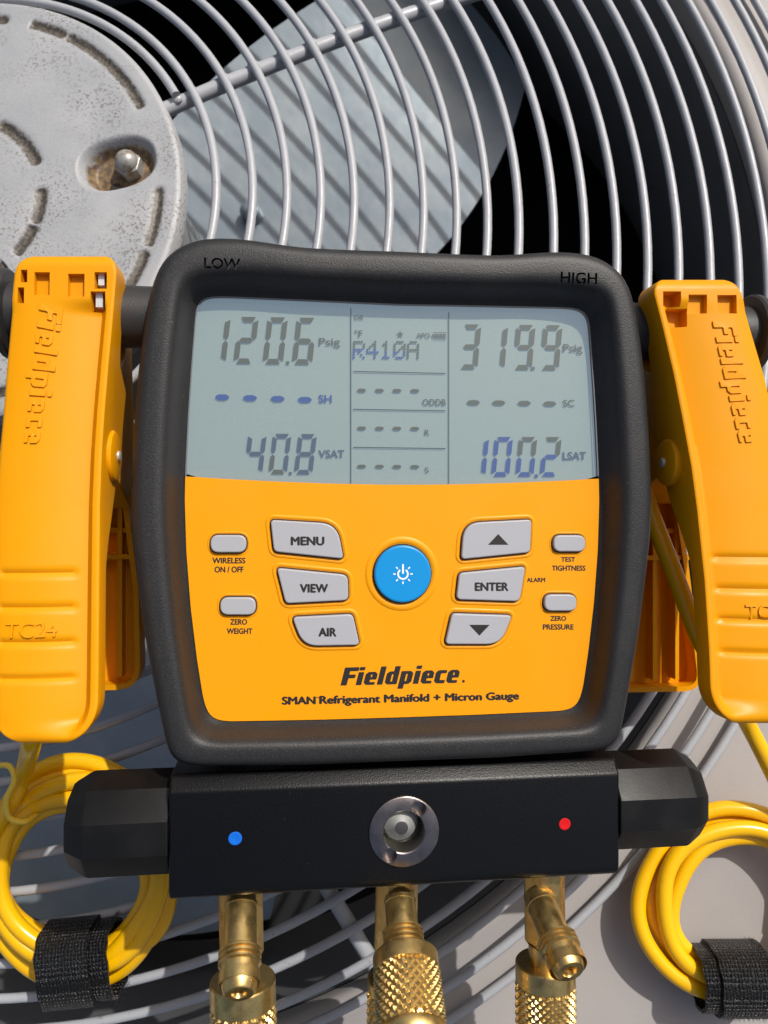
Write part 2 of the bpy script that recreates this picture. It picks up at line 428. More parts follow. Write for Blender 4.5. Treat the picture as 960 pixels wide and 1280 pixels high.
# ================================================================== THE CONDENSER (setting)
zP = -72.0
unit = thing('condenser_unit', 'warm grey painted condenser casing with round fan opening, beneath the tools', 'condenser', (0, 0, zP))
def disc_ring(r0, z0, r1, z1, n=180): return [[(r * math.cos(2 * math.pi * i / n), r * math.sin(2 * math.pi * i / n), z) for i in range(n)] for r, z in ((r0, z0), (r1, z1))]
n = 180
prof = [(338, zP - 14), (337, zP - 4), (338, zP - .5), (341, zP + 1.2), (345, zP + 1.0), (348.5, zP - .3), (352, zP)]
rings = [[(r * math.cos(2 * math.pi * i / n), r * math.sin(2 * math.pi * i / n), z) for i in range(n)] for r, z in prof]
sq = []
for i in range(n):
    a = 2 * math.pi * i / n; c, s_ = math.cos(a), math.sin(a); k = 460 / max(abs(c), abs(s_)); sq.append((k * c, k * s_, zP))
rings.append(sq); rings.append([(x * 1.004, y * 1.004, zP - 4) for x, y, z in sq]); rings.append([(x * 1.004, y * 1.004, zP - 330) for x, y, z in sq])
part('top_panel', *loft(rings, True, False, False), M['panel'], unit, angle=50)
rings = [[(r * math.cos(2 * math.pi * i / n), r * math.sin(2 * math.pi * i / n), z) for i in range(n)] for r, z in ((337.5, zP - 13.5), (339, zP - 40), (341, zP - 150), (352, zP - 190))]
part('fan_shroud', *loft(rings, True, False, False), M['shroud'], unit)
part('added_dark_liner', *loft([[(452 * x / 460, 452 * y / 460, zP - 8) for x, y, z in sq], [(452 * x / 460, 452 * y / 460, zP - 328) for x, y, z in sq]], True, False, True), M['dark'], unit)  # closed black box added so the casing interior stays dark

# fan below the guard
fan = thing('fan', 'grey galvanised fan with pressed blades turning below the wire guard', 'fan', (0, 0, -250))
def blade(a0, wide):
    # outline in polar (deg, r), local lead angle 0 -> trailing negative
    lead = [(34, 60), (20, 110), (6, 165), (-9, 256), (-13, 300), (-15, 318)]
    trail = [(a - wide, r) for a, r in ((-70, 60), (-66, 110), (-58, 165), (-48, 230), (-40, 280), (-36, 305))]
    V = []; F = []; nu, nv = 14, 20
    L = smooth_path([(a, r, 0) for a, r in lead], 6); T = smooth_path([(a, r, 0) for a, r in trail], 6)
    m = len(L)
    for i in range(m):
        for j in range(nv + 1):
            t = j / nv; a = L[i].x * (1 - t) + T[i].x * t; r = L[i].y * (1 - t) + T[i].y * t
            if i == m - 1: r += 6 * math.sin(math.pi * t)
            z = -172 - 26 * (t - .35) * (.5 + .5 * r / 300) - 8 * math.sin(math.pi * t) + 10
            th = R(a0 + a); V.append((r * math.cos(th), r * math.sin(th), z))
    for i in range(m - 1):
        for j in range(nv):
            q = i * (nv + 1) + j; F.append((q, q + 1, q + nv + 2, q + nv + 1))
    k = len(V); V += [(x, y, z - 1.6) for x, y, z in V]
    F2 = [tuple(i + k for i in f[::-1]) for f in F]
    bd = [j for j in range(nv + 1)] + [i * (nv + 1) + nv for i in range(1, m)] + [(m - 1) * (nv + 1) + j for j in range(nv - 1, -1, -1)] + [i * (nv + 1) for i in range(m - 2, 0, -1)]
    F3 = [(bd[i], bd[(i + 1) % len(bd)], bd[(i + 1) % len(bd)] + k, bd[i] + k) for i in range(len(bd))]
    b = part('blade', V, F + F2 + F3, M['blade'], fan, angle=40)
    return b
for a0, wd_ in ((73, 0), (-57, 18), (193, 0)):
    b = blade(a0, wd_)
    for (aa, rr) in ((-20, 120), (-50, 110)):
        th = R(a0 + aa)
        part('rivet', *lathe([(6.5, -8), (6.2, 1), (4.5, 2.6), (2, 3.3)], (rr * math.cos(th), rr * math.sin(th), -165), (0, 0, 1), 20), M['blade'], b)
part('hub', *lathe([(62, -14), (62, 0), (30, 8), (14, 16)], (0, 0, -174), (0, 0, 1), 48), M['blade'], fan)
part('motor', *lathe([(72, -30), (76, -26), (76, 60), (70, 66)], (0, 0, -100), (0, 0, 1), 48), M['shroud'], fan)

# guard
guard = thing('fan_guard', 'domed grey fan guard of concentric painted wires under the gauge', 'fan guard', (0, 0, -68))
radii = [7.59, 8.11, 9.19, 10.23, 11.24, 12.25, 13.30, 14.36, 15.37, 16.33, 17.30, 18.41, 19.42, 20.45, 21.49, 22.53, 23.61, 24.61, 25.66, 26.60, 27.62, 28.50]
SP = [28.3, 77.6, 118.3, 167.6, 208.3, 257.6, 298.9, 347.6]
for i, rr in enumerate(radii):
    r = rr * S; z = -KD * r * r; nn = 120 + int(rr * 3)
    wob = [random.uniform(-.5, .5) for _ in range(4)]
    def pt(a):
        q = r + wob[0] * math.sin(2 * a + wob[1] * 6) * .7
        return (q * math.cos(a), q * math.sin(a), z + .4 * math.sin(3 * a + wob[2] * 9))
    if i == 0:   # innermost wire stops at a spoke
        a0, a1 = R(28.3), R(28.3 + 180)
        V, F = tube([pt(a0 + (a1 - a0) * j / 90) for j in range(91)], 1.74, 10)
    else:
        V, F = tube([pt(2 * math.pi * j / nn) for j in range(nn)], 1.74 if i % 5 else 1.78, 10, True)
    part('ring_wire', V, F, M['guard'], guard, angle=60)
for a in SP:
    if a in (347.6, 167.6, 257.6): continue
    P = [((r) * math.cos(R(a)), r * math.sin(R(a)), -KD * r * r - 4.7) for r in [84 + (366 - 84) * k / 24 for k in range(25)]]
    blobs = []
    for rr in radii[(0 if a == 28.3 else 1):]:
        q = rr * S; c0 = Vector((q * math.cos(R(a)), q * math.sin(R(a)), -KD * q * q - 1.9)); sz = random.uniform(1.7, 2.3)
        blobs.append(lathe([(sz * math.sin(R(t)) * 1.25, -sz * .8 * math.cos(R(t))) for t in (8, 40, 70, 90, 110, 140, 172)], c0, (0, 0, 1), 10))
    part('support_spoke', *join(tube(P, 3.0, 14), *blobs), M['guard'], guard, angle=60)

# motor cover plate
cover = thing('motor_cover', 'round weathered motor cover plate with dirty pressed grooves at guard centre', 'cover', (0, 0, 0))
def sstep(a, b, x):
    t = min(1, max(0, (x - a) / (b - a))); return t * t * (3 - 2 * t)
RC = 90.6
dimples = [12, 132, 252]
def ang_diff(a, b): return (a - b + 180) % 360 - 180
def groove(ang, rel):
    "window of the pressed grooves: runs with gaps"
    segs_o = ((28, 79), (81.5, 108), (-15, 1.5), (-42, -17.5))
    return segs_o
def cover_h(x, y):
    r = math.hypot(x, y); a = math.degrees(math.atan2(y, x)); z = 1.5 * (1 - (r / RC) ** 2); dirt = rust = 0
    rel = min((ang_diff(a, d - 12) for d in dimples), key=lambda q: abs(q - 12))
    wo = 0
    for lo, hi in ((27.5, 59.5), (61.5, 80), (-14.5, 1), (-40, -17.5)):
        e = 1.6; wo = max(wo, sstep(lo - e, lo + e * .3, rel) * (1 - sstep(hi - e * .3, hi + e, rel)))
    g = math.exp(-((r - 82.2) / 1.9) ** 2) * wo
    wi = 0
    for lo, hi in ((24, 62), (66, 80), (-16, 4.5), (-38, -20)):
        e = 3; wi = max(wi, sstep(lo - e, lo + e * .3, rel) * (1 - sstep(hi - e * .3, hi + e, rel)))
    g2 = math.exp(-((r - 36.4) / 2.2) ** 2) * wi
    z -= 1.25 * g + 1.3 * g2; dirt = max(g, g2)
    for d in dimples:
        c, s_ = math.cos(R(d)), math.sin(R(d)); u = x * c + y * s_ - 66.3; v = -x * s_ + y * c
        q = (abs(u) / 14.6) ** 2.4 + (abs(v) / 10.4) ** 2.4
        q = q ** (1 / 2.4)
        dep = 1 - sstep(.70, 1.12, q); z -= 7.2 * dep
        z -= .7 * (1 - sstep(.9, 1.9, q))
        rust = max(rust, 1 - sstep(.78, 1.0, q))
        hq = math.hypot(u + 4.3, v + 6.6)
        dirt = max(dirt, .8 * math.exp(-((hq - 4.2) / 1.2) ** 2) * dep)
    e = max(0, r - (RC - 2.2)); z -= e * e / 5.
    return z, dirt, rust
NR, NA = 230, 560
rs = [RC * math.sqrt(i / NR) * .35 + RC * (i / NR) * .65 for i in range(1, NR + 1)]
V = [(0, 0, cover_h(.01, 0)[0])]; A = [(0, 0)]; F = []
for r in rs:
    for j in range(NA):
        th = 2 * math.pi * j / NA; x, y = r * math.cos(th), r * math.sin(th); z, d, ru = cover_h(x, y); V.append((x, y, z)); A.append((d, ru))
for j in range(NA): F.append((0, 1 + j, 1 + (j + 1) % NA))
for i in range(NR - 1):
    for j in range(NA):
        a = 1 + i * NA + j; b = 1 + i * NA + (j + 1) % NA; F.append((a, a + NA, b + NA, b))
k = len(V); L0 = 1 + (NR - 1) * NA
for j in range(NA):
    x, y, z = V[L0 + j]; V.append((x * 1.002, y * 1.002, z - 7)); A.append((.1, 0))
for j in range(NA): F.append((L0 + j, k + j, k + (j + 1) % NA, L0 + (j + 1) % NA))
cp = part('plate', V, F, M['cover'], cover, angle=None, fix=False)
ca = cp.data.color_attributes.new('dirt', 'FLOAT_COLOR', 'POINT')
ca.data.foreach_set('color', [c for d, ru in A for c in (d, ru, 0, 1)])
for d in dimples:
    c, s_ = math.cos(R(d)), math.sin(R(d))
    def loc(u, v): return (u * c - v * s_, u * s_ + v * c)
    bx, by = loc(69.6, 1.2); zb = cover_h(bx, by)[0]
    hexp = [(bx + 5.6 * math.cos(R(60 * i + 20)), by + 5.6 * math.sin(R(60 * i + 20))) for i in range(6)]
    V1 = prism(roundpoly(hexp, .5, 2), zb - 1, zb + 5, .5)
    V2 = lathe([(4.6, 5)] + [(4.5 * math.cos(R(t)), 5.1 + 4.1 * math.sin(R(t))) for t in range(0, 89, 10)], (bx, by, zb), (0, 0, 1), 28, cap0=False)
    part('acorn_nut', *join(V1, V2), M['rust'], cover)
    hx, hy = loc(62.2, -5.8); zh = cover_h(hx, hy)[0]
    part('drain_hole', *lathe([(2.4, -.8), (2.4, .5), (1.9, .55)], (hx, hy, zh), (0, 0, 1), 20), M['hole'], cover)

# ================================================================== THE GAUGE
y_base = D(495, 1105, -17).y
gauge = thing('manifold_gauge', 'digital refrigerant manifold gauge with black housing and yellow keypad lying on fan guard', 'gauge', (0, y_base, -34), DEV)
# --- outlines traced on the left, averaged with the right, mirrored
left_o = [(495, 314), (450, 312.5), (420, 311.5), (380, 309.5), (345, 305), (315, 300), (285, 297), (258, 297.5), (240, 300.5), (222, 309), (205, 323), (193, 345), (185.5, 372), (179, 410), (172.5, 459), (166, 539), (162.5, 620), (164, 670), (169, 712), (183, 811), (197, 881), (208, 935), (212, 947), (222, 955), (250, 957), (380, 956), (503, 951)]
right_o = {}
def half(pts, h): return [D2(p, h) for p in pts]
H = half(left_o, -4.5)
outl = [(-x, y) for x, y in H][::-1]          # right half from bottom to top
contour_o = H + outl                           # top mid -> left -> bottom mid -> right -> top
left_i = [(495, 379.5), (420, 376), (350, 373), (290, 370.5), (268, 370), (256, 371.5), (248, 377), (244.5, 386), (242.5, 410), (238.5, 460), (234.5, 520), (231.5, 580), (230.5, 625), (232.5, 690), (238, 760), (246, 825), (253.5, 872), (257, 885), (262, 895), (271, 900.5), (285, 902), (400, 900), (503, 897)]
I = half(left_i, -9.5); contour_i = I + [(-x, y) for x, y in I][::-1]
CC = D2((503, 640), -5); CC = (0, CC[1])
def resample(poly, n):
    P = [Vector(p) for p in poly]; m = len(P); seg = []
    tot = 0
    for i in range(m):
        l = (P[(i + 1) % m] - P[i]).length; seg.append((tot, l)); tot += l
    out = []; i = 0
    for k in range(n):
        t = tot * k / n
        while i < m - 1 and seg[i + 1][0] <= t: i += 1
        u = (t - seg[i][0]) / max(seg[i][1], 1e-9); out.append(P[i].lerp(P[(i + 1) % m], u))
    return out
def polar(poly, n):
    "closed contour resampled by angle round CC, lightly smoothed"
    Q = [p - Vector(CC) for p in resample(poly, 1600)]
    A = sorted((math.atan2(q.y, q.x), q.length) for q in Q); out = []; m = len(A); j = 0
    for k in range(n):
        a = -math.pi + 2 * math.pi * (k + .5) / n
        while j < m and A[j][0] < a: j += 1
        a0, r0 = A[(j - 1) % m]; a1, r1 = A[j % m]
        if j == 0: a0 -= 2 * math.pi
        if j == m: a1 += 2 * math.pi
        t = (a - a0) / max(a1 - a0, 1e-9); out.append(r0 + (r1 - r0) * min(1, max(0, t)))
    return out
NP = 480
def sm(L, it):
    for _ in range(it): L = [(L[i - 1] + 2 * L[i] + L[(i + 1) % len(L)]) / 4 for i in range(len(L))]
    return L
po = sm(polar(contour_o, NP), 8); pi_ = sm(polar(contour_i, NP), 3)
AN = [-math.pi + 2 * math.pi * (k + .5) / NP for k in range(NP)]
def ringat(s, z, sc=1.):
    return [(CC[0] + (po[k] + (pi_[k] - po[k]) * s) * sc * math.cos(AN[k]), CC[1] + (po[k] + (pi_[k] - po[k]) * s) * sc * math.sin(AN[k]), z) for k in range(NP)]
prof = [(0.04, -37.6, .97), (0.0, -35, .975), (0, -22, .99), (0, -9, 1), (.004, -6.5, 1), (.02, -4.4, 1), (.05, -2.8, 1), (.09, -1.6, 1), (.15, -.7, 1), (.22, -.2, 1), (.30, 0, 1), (.48, 0, 1), (.57, -.1, 1), (.64, -.5, 1), (.70, -1.3, 1), (.745, -2.5, 1), (.785, -4.2, 1), (.825, -6.0, 1), (.87, -7.6, 1), (.92, -8.8, 1), (.975, -9.5, 1), (1.0, -9.9, 1), (1.0, -12.2, 1)]
housing = part('housing', *loft([ringat(*p) for p in prof], True, True, False), M['housing'], gauge, angle=40)
# face plate split into yellow keypad and screen
inner2 = [(CC[0] + (r - .12) * math.cos(a), CC[1] + (r - .12) * math.sin(a)) for r, a in zip(pi_, AN)]
split_px = [(228, 595.5), (270, 598.5), (330, 601.5), (400, 604.3), (460, 605.6), (503, 606), (560, 605.5), (620, 604), (690, 601), (762, 597)]
ZF = -9.5
split = [D2(p, ZF) for p in split_px]
split = [((a[0] - b[0]) / 2, (a[1] + b[1]) / 2) for a, b in zip(split, split[::-1])]
def ysplit(x):
    for (x0, y0), (x1, y1) in zip(split, split[1:]):
        if x0 <= x <= x1: return y0 + (y1 - y0) * (x - x0) / (x1 - x0)
    return split[0][1]
low = [p for p in inner2 if p[1] < ysplit(p[0])]; high = [p for p in inner2 if p[1] > ysplit(p[0])]
low.sort(key=lambda p: math.atan2(p[1] - CC[1] + 40, p[0]) if False else math.atan2(p[1] - (CC[1] - 25), p[0]))
# order: low starts from left split going round the bottom to the right split
low = sorted(low, key=lambda p: (math.atan2(p[1] - CC[1], p[0]) - math.pi * .9) % (2 * math.pi))
high = sorted(high, key=lambda p: (math.atan2(p[1] - CC[1], p[0]) + math.pi * .3) % (2 * math.pi))
bx = [(split[-1][0] + (split[0][0] - split[-1][0]) * k / 40) for k in range(1, 40)]
xe0, xe1 = low[0][0], low[-1][0]
bottom_edge = [(xe1 + (xe0 - xe1) * k / 40) for k in range(1, 40)]
low_poly = low + [(x, ysplit(x)) for x in bottom_edge]
high_poly = high + [(x, ysplit(x) + .05) for x in [high[-1][0] + (high[0][0] - high[-1][0]) * k / 40 for k in range(1, 40)]]
keypad = part('keypad_panel', *prism(low_poly, ZF - 1.2, ZF, .0), M['yellow'], gauge, smooth=False)
ZL = ZF - 1.9
lcd = part('display', *prism(high_poly, ZL - .6, ZL), M['lcd'], gauge, smooth=False)
win = part('window', [(x, y, ZF + .02) for x, y in high_poly], [tuple(range(len(high_poly)))], M['glass'], lcd, smooth=False)
# thin moulded rim where window and keypad meet the bezel
rimo = inner2; rimi = inset(inner2, .45) if False else [(CC[0] + (r - .55) * math.cos(a), CC[1] + (r - .55) * math.sin(a)) for r, a in zip(pi_, AN)]
part('window_edge', *join(*[([(x, y, ZF + .05) for x, y in rimo] + [(x, y, ZF + .05) for x, y in rimi], [(j, (j + 1) % NP, NP + (j + 1) % NP, NP + j) for j in range(NP) if rimo[j][1] > ysplit(rimo[j][0]) + .6])]), mat('window_edge_tint', (.16, .17, .18), .25), gauge)

# --- display content
ZS = ZL + .5
def dp(px, py): return D(px, py, ZS)
def flat(polys, name, m, par=lcd):
    V = []; F = []
    for pl in polys:
        k = len(V); V += [(p.x, p.y, ZS) for p in (dp(*q) for q in pl)]; F.append(tuple(range(k, k + len(pl))))
    return part(name, V, F, m, par, smooth=False)
SEG = {'0': 'abcdef', '1': 'bc', '2': 'abdeg', '3': 'abcdg', '4': 'bcfg', '6': 'acdefg', '8': 'abcdefg', '9': 'abcdfg'}
def digit(ch, x, ytop, ybot, wd, sh, slope, th=5.2, mats=None):
    "seven bar digit; x = bottom left px; slope = y drop per px"
    Hh = ybot - ytop; g = .7; t = th; m = Hh / 2
    def q(u, v): return (x + u + sh * (1 - v / Hh), ytop + v + slope * (x + u - 300))
    w_ = wd
    S_ = {'a': [(t * .45 + g, 0), (w_ - t * .45 - g, 0), (w_ - t - g, t), (t + g, t)],
          'd': [(t + g, Hh - t), (w_ - t - g, Hh - t), (w_ - t * .45 - g, Hh), (t * .45 + g, Hh)],
          'g': [(t * .5 + g, m), (t + g, m - t * .5), (w_ - t - g, m - t * .5), (w_ - t * .5 - g, m), (w_ - t - g, m + t * .5), (t + g, m + t * .5)],
          'f': [(0, t * .5 + g), (t, t + g), (t, m - t * .5 - g), (t * .45, m - g), (0, m - t * .5 - g)],
          'b': [(w_, t * .5 + g), (w_ - t, t + g), (w_ - t, m - t * .5 - g), (w_ - t * .45, m - g), (w_, m - t * .5 - g)],
          'e': [(0, Hh - t * .5 - g), (t, Hh - t - g), (t, m + t * .5 + g), (t * .45, m + g), (0, m + t * .5 + g)],
          'c': [(w_, Hh - t * .5 - g), (w_ - t, Hh - t - g), (w_ - t, m + t * .5 + g), (w_ - t * .45, m + g), (w_, m + t * .5 + g)]}
    by = {}
    for s_ in SEG[ch]: by.setdefault((mats or {}).get(s_, 'seg'), []).append([q(*p) for p in S_[s_]])
    for mm, pl in by.items(): flat(pl, 'digit', M[mm])
for ch, x in zip('1206', (256.5, 291.5, 328, 364.5)): digit(ch, x, 396, 454.5, 25.5, 6.6, .014, 6.6)
flat([[(357.5, 451.5), (361.5, 451.5), (361.5, 455.5), (357.5, 455.5)]], 'decimal_point', M['seg'])
sl = {c: 'seg_m' for c in 'abcdefg'}
for ch, x in zip('408', (304.5, 335.3, 367.2)): digit(ch, x, 542, 592.5, 23.2, 6.0, .006, 5.7, {**sl, 'e': 'seg', 'd': 'seg'} if ch != '8' else sl)
flat([[(361, 590), (364.6, 590), (364.6, 593.6), (361, 593.6)]], 'decimal_point', M['seg_m'])
for ch, x in zip('3199', (573, 606.7, 640.8, 674.6)): digit(ch, x, 402.6, 458.6, 23.8, 5.0, .010, 6.1)
flat([[(664, 458.5), (668.4, 458.5), (668.4, 462.5), (664, 462.5)]], 'decimal_point', M['seg'])
bl = {c: 'seg_b' for c in 'abcdefg'}
for k, (ch, x) in enumerate(zip('1002', (584, 613.8, 644.2, 674.6))):
    mm = bl if k < 2 else ({'c': 'seg_b', 'd': 'seg_b', 'e': 'seg_b'} if k == 2 else {'e': 'seg_b', 'd': 'seg_b', 'g': 'seg_b'})
    digit(ch, x, 545.5, 595, 22.6, 5.0, .002, 5.6, mm)
flat([[(668.5, 593), (672.5, 593), (672.5, 597), (668.5, 597)]], 'decimal_point', M['seg_b'])
def lozenge(x, y, hw, hh): return [(x - hw, y), (x - hw * .8, y - hh * .6), (x - hw * .45, y - hh), (x + hw * .45, y - hh), (x + hw * .8, y - hh * .6), (x + hw, y), (x + hw * .8, y + hh * .6), (x + hw * .45, y + hh), (x - hw * .45, y + hh), (x - hw * .8, y + hh * .6)]
for x, y in ((277.7, 496.6), (312.4, 497.6), (347, 498.6), (381, 499.8)): flat([lozenge(x, y, 9, 3.7)], 'dash', M['seg_b'])
for x, y in ((591.7, 503.2), (623.6, 503.6), (655.5, 504), (687.3, 504.7)): flat([lozenge(x, y, 8.4, 3.1)], 'dash', M['seg'])
for y in (488, 535.3, 583):
    for x in (452, 474.3, 496.2, 518.5): flat([lozenge(x, y + (x - 452) * .008, 5.8, 2.3)], 'dash', M['seg'])
M['lcd_line'] = lcd_mat('lcd_rule', (.02, .03, .04), (.3, .4, .5), .10)
for x0, y0, x1, y1 in ((441.4, 464.3, 557, 466.8), (441.4, 511.6, 557, 513.5), (441.4, 559.2, 557, 560.7)):
    flat([[(x0, y0 - .6), (x1, y1 - .6), (x1, y1 + .6), (x0, y0 + .6)]], 'rule_line', M['lcd_line'])
for x, y0, y1 in ((438.6, 384.5, 604.5), (561, 390, 605)): flat([[(x - .55, y0), (x + .55, y0), (x + .55, y1), (x - .55, y1)]], 'rule_line', M['lcd_line'])
def ltx(t, x0, y0, x1, y1, m='seg', b=.022): text(t, x0, y0, x1, y1, ZS, M[m], lcd, 'display_text', b)
ltx('Psig', 398.4, 422.5, 425, 434.8); ltx('SH', 398, 493.6, 414.8, 503.8, 'seg_b', .03); ltx('VSAT', 398, 562.5, 430.5, 572.5, 'seg_m', .03)
ltx('Psig', 703.8, 430, 728.2, 443); ltx('SC', 703.8, 499.6, 718, 508.4); ltx('LSAT', 703.5, 564.8, 732.7, 575, 'seg_m', .03)
ltx('DB', 443, 393.8, 454, 399.6); ltx('°F', 443, 412.5, 453, 421.5); ltx('APO', 520.5, 416.2, 537.4, 422.6); ltx('ODDB', 528, 498.8, 557.4, 507)
ltx('R', 530.8, 537.2, 536.8, 544.4); ltx('S', 530.8, 584.3, 536, 591)
flat([[(500.2 + (5 if i % 2 == 0 else 2) * math.sin(math.pi * i / 5), 418 - (5 if i % 2 == 0 else 2) * math.cos(math.pi * i / 5)) for i in range(10)]], 'star', M['seg'])
bat = [[(542, 415.2), (557.6, 415.2), (557.6, 416), (542, 416)], [(542, 423.6), (557.6, 423.6), (557.6, 424.4), (542, 424.4)], [(556.8, 416.05), (557.6, 416.05), (557.6, 423.55), (556.8, 423.55)], [(541.2, 416.05), (542, 416.05), (542, 423.55), (541.2, 423.55)], [(539.7, 418.3), (541.1, 418.3), (541.1, 421.5), (539.7, 421.5)]]
bat += [[(x, 417), (x + 2.4, 417), (x + 2.4, 422.6), (x, 422.6)] for x in (543.2, 546.7, 550.2, 553.5)]
flat(bat, 'battery_symbol', M['seg'])
FONT57 = {'R': '11110 10001 10001 11110 10100 10010 10001', '4': '00010 00110 01010 10010 11111 00010 00010', '1': '00100 01100 00100 00100 00100 00100 01110', '0': '01110 10001 10011 10101 11001 10001 01110', 'A': '01110 10001 10001 11111 10001 10001 10001'}
up, lo = [], []
for k, ch in enumerate('R410A'):
    for r, row in enumerate(FONT57[ch].split()):
        for c, bit in enumerate(row):
            if bit == '1':
                x = 441.6 + k * 16.9 + c * 3.1 - r * .12; y = 426 + r * 3.25 + (k * 16.9 + c * 3.1) * .004
                (lo if r > 3 and k < 4 or (r > 2 and k < 2) else up).append([(x, y), (x + 2.6, y), (x + 2.6, y + 2.75), (x, y + 2.75)])
flat(up, 'refrigerant_text', M['seg']); flat(lo, 'refrigerant_text', M['seg_b'])

# --- keypad
def ln(s_, cx, cy): return lambda p: (p[0] / s_ + cx, p[1] / s_ + cy)
kl = ln(3.43, 220, 590); kr = ln(3.2, 480, 590)
def button(pts, rad, m='button', hgt=1.5, name='button', rim=1.75):
    poly = roundpoly([D2(p, ZF + .8) for p in pts], rad, 7)
    b = part(name, *prism(poly, ZF - .5, ZF + hgt, .42, 4, fan=True), M[m], gauge, angle=60)
    part('button_gap', *prism(inset(poly, -.42), ZF - .3, ZF + .12), M['gap'], b, smooth=False)
    if rim: part('button_rim', *ringprism(inset(poly, -rim), inset(poly, -.5), ZF - .02, ZF + (.30 if rim > 1.5 else .2)), M['yellow'], b, angle=60)
    return b
b_menu = button([kl(p) for p in ((405, 205), (690, 222), (718, 372), (420, 341))], [1.4, 5.5, 1.4, 1.4], name='menu_button')
b_view = button([kl(p) for p in ((432, 411), (736, 441), (739, 549), (470, 563))], [1.4, 2.0, 1.6, 1.4], name='view_button')
b_air = button([kl(p) for p in ((498, 622), (757, 609), (787, 741), (545, 745))], [1.6, 1.4, 1.5, 4.8], name='air_button')
b_up = button([kr(p) for p in ((318, 204), (588, 190), (583, 321), (308, 349))], [5.8, 1.4, 1.4, 1.4], name='arrow_button')
b_ent = button([kr(p) for p in ((300, 404), (564, 378), (541, 517), (288, 509))], [1.4, 1.4, 1.8, 1.6], name='enter_button')
b_dn = button([kr(p) for p in ((271, 565), (511, 573), (466, 688), (243, 688))], [1.4, 1.5, 4.6, 1.6], name='arrow_button')
def pill(x0, y0, x1, y1, nm):
    return button([(x0, y0), (x1, y0), (x1, y1), (x0, y1)], 2.7, name=nm, rim=1.05)
pill(263.2, 668.8, 308, 690.5, 'wireless_button'); pill(275.4, 746.6, 319.7, 768.3, 'zero_weight_button')
pill(691.4, 669, 731, 689.4, 'tightness_button'); pill(680, 743, 720, 763.4, 'zero_pressure_button')
ZB = ZF + 1.5 + .03
pc = D(503.3, 717.3, ZF + 1); PR = 8.75
cpoly = [(pc.x + PR * math.cos(2 * math.pi * i / 64), pc.y + PR * math.sin(2 * math.pi * i / 64)) for i in range(64)]
b_pow = part('power_button', *prism(cpoly, ZF - .5, ZF + 1.7, .6, 4), M['blue_button'], gauge, angle=60)
part('button_gap', *prism(inset(cpoly, -.45), ZF - .3, ZF + .12), M['gap'], b_pow, smooth=False)
part('button_rim', *ringprism(inset(cpoly, -2.7), inset(cpoly, -.55), ZF - .02, ZF + .28), M['yellow'], b_pow, angle=60)
# power symbol
zi = ZF + 1.75
def arc_strip(r0, r1, a0, a1, nn=20):
    V = []; F = []
    for i in range(nn + 1):
        a = R(a0 + (a1 - a0) * i / nn)
        for r in (r0, r1): V.append((pc.x + r * math.cos(a), pc.y + r * math.sin(a), zi))
    return V, [(2 * i, 2 * i + 1, 2 * i + 3, 2 * i + 2) for i in range(nn)]
sy = [arc_strip(1.25, 1.75, 125, 415)]
for a in range(0, 360, 45):
    if a == 90: continue
    c, s_ = math.cos(R(a)), math.sin(R(a)); r0, r1, hw = (2.25, 3.0, .19)
    sy.append(([(pc.x + r0 * c - hw * s_, pc.y + r0 * s_ + hw * c, zi), (pc.x + r1 * c - hw * s_, pc.y + r1 * s_ + hw * c, zi), (pc.x + r1 * c + hw * s_, pc.y + r1 * s_ - hw * c, zi), (pc.x + r0 * c + hw * s_, pc.y + r0 * s_ - hw * c, zi)], [(0, 1, 2, 3)]))
sy.append(([(pc.x - .25, pc.y + .1, zi), (pc.x + .25, pc.y + .1, zi), (pc.x + .25, pc.y + 3.0, zi), (pc.x - .25, pc.y + 3.0, zi)], [(0, 1, 2, 3)]))
part('power_symbol', *join(*sy), M['white_ink'], b_pow, smooth=False)
def kt(t, x0, y0, x1, y1, h, par, b=.056): text(t, x0, y0, x1, y1, h, M['ink'], par, 'printed_text', b)
kt('MENU', 363.2, 670.6, 405.6, 682, ZB, b_menu); kt('VIEW', 374.5, 729.8, 410.3, 741, ZB, b_view); kt('AIR', 397.8, 784.6, 420.8, 795.8, ZB, b_air); kt('ENTER', 593.2, 728, 635.8, 738.8, ZB, b_ent)
for pts, par in ((((622.8, 667.5), (635.6, 681), (610, 681)), b_up), (((586.4, 781), (612.2, 781), (599.2, 794.6)), b_dn)):
    part('arrow_symbol', [(*D2(p, ZB), ZB) for p in pts], [(0, 1, 2)], M['ink'], par, smooth=False)
zk = ZF + .03
for a in (('WIRELESS', 265.2, 697, 306.9, 704.4), ('ON / OFF', 268, 708, 304.5, 715.8), ('ZERO', 287.6, 773.7, 309, 781), ('WEIGHT', 283.3, 785.2, 315.6, 792.6), ('ALARM', 658.4, 722, 681.6, 727.8), ('TEST', 701.3, 696.2, 719, 702.4), ('TIGHTNESS', 689.7, 706.8, 731.9, 713.6), ('ZERO', 687.8, 769.8, 707.8, 776.2), ('PRESSURE', 678.4, 780.2, 717.2, 787.2)):
    kt(*a, zk, keypad, .045)
def logo(name, m, par, p00, p10, p01, p11, h=None, ext=0., zfun=None, dep=.3):
    "p00 baseline start, p10 baseline end, p01 cap start, p11 cap end (gauge-frame mm)"
    me, wd = logo_mesh('Fieldpiece', .2 if zfun is None else .12, ext)
    def mp(u, v, wz):
        u /= wd; p = (p00 * (1 - u) + p10 * u) * (1 - v) + (p01 * (1 - u) + p11 * u) * v
        z = h if zfun is None else zfun(p.x, p.y)
        return (p.x, p.y, z + (dep if wz > 0 else (-.3 if ext else 0)))
    return place_text(me, name, m, par, mp)
logo('brand_lettering', M['ink'], keypad, D(425.5, 857, zk), D(573.5, 853.6, zk), D(425.5, 834.5, zk), D(573.5, 830.6, zk), zk)
c_ = D(579.3, 851.6, zk)
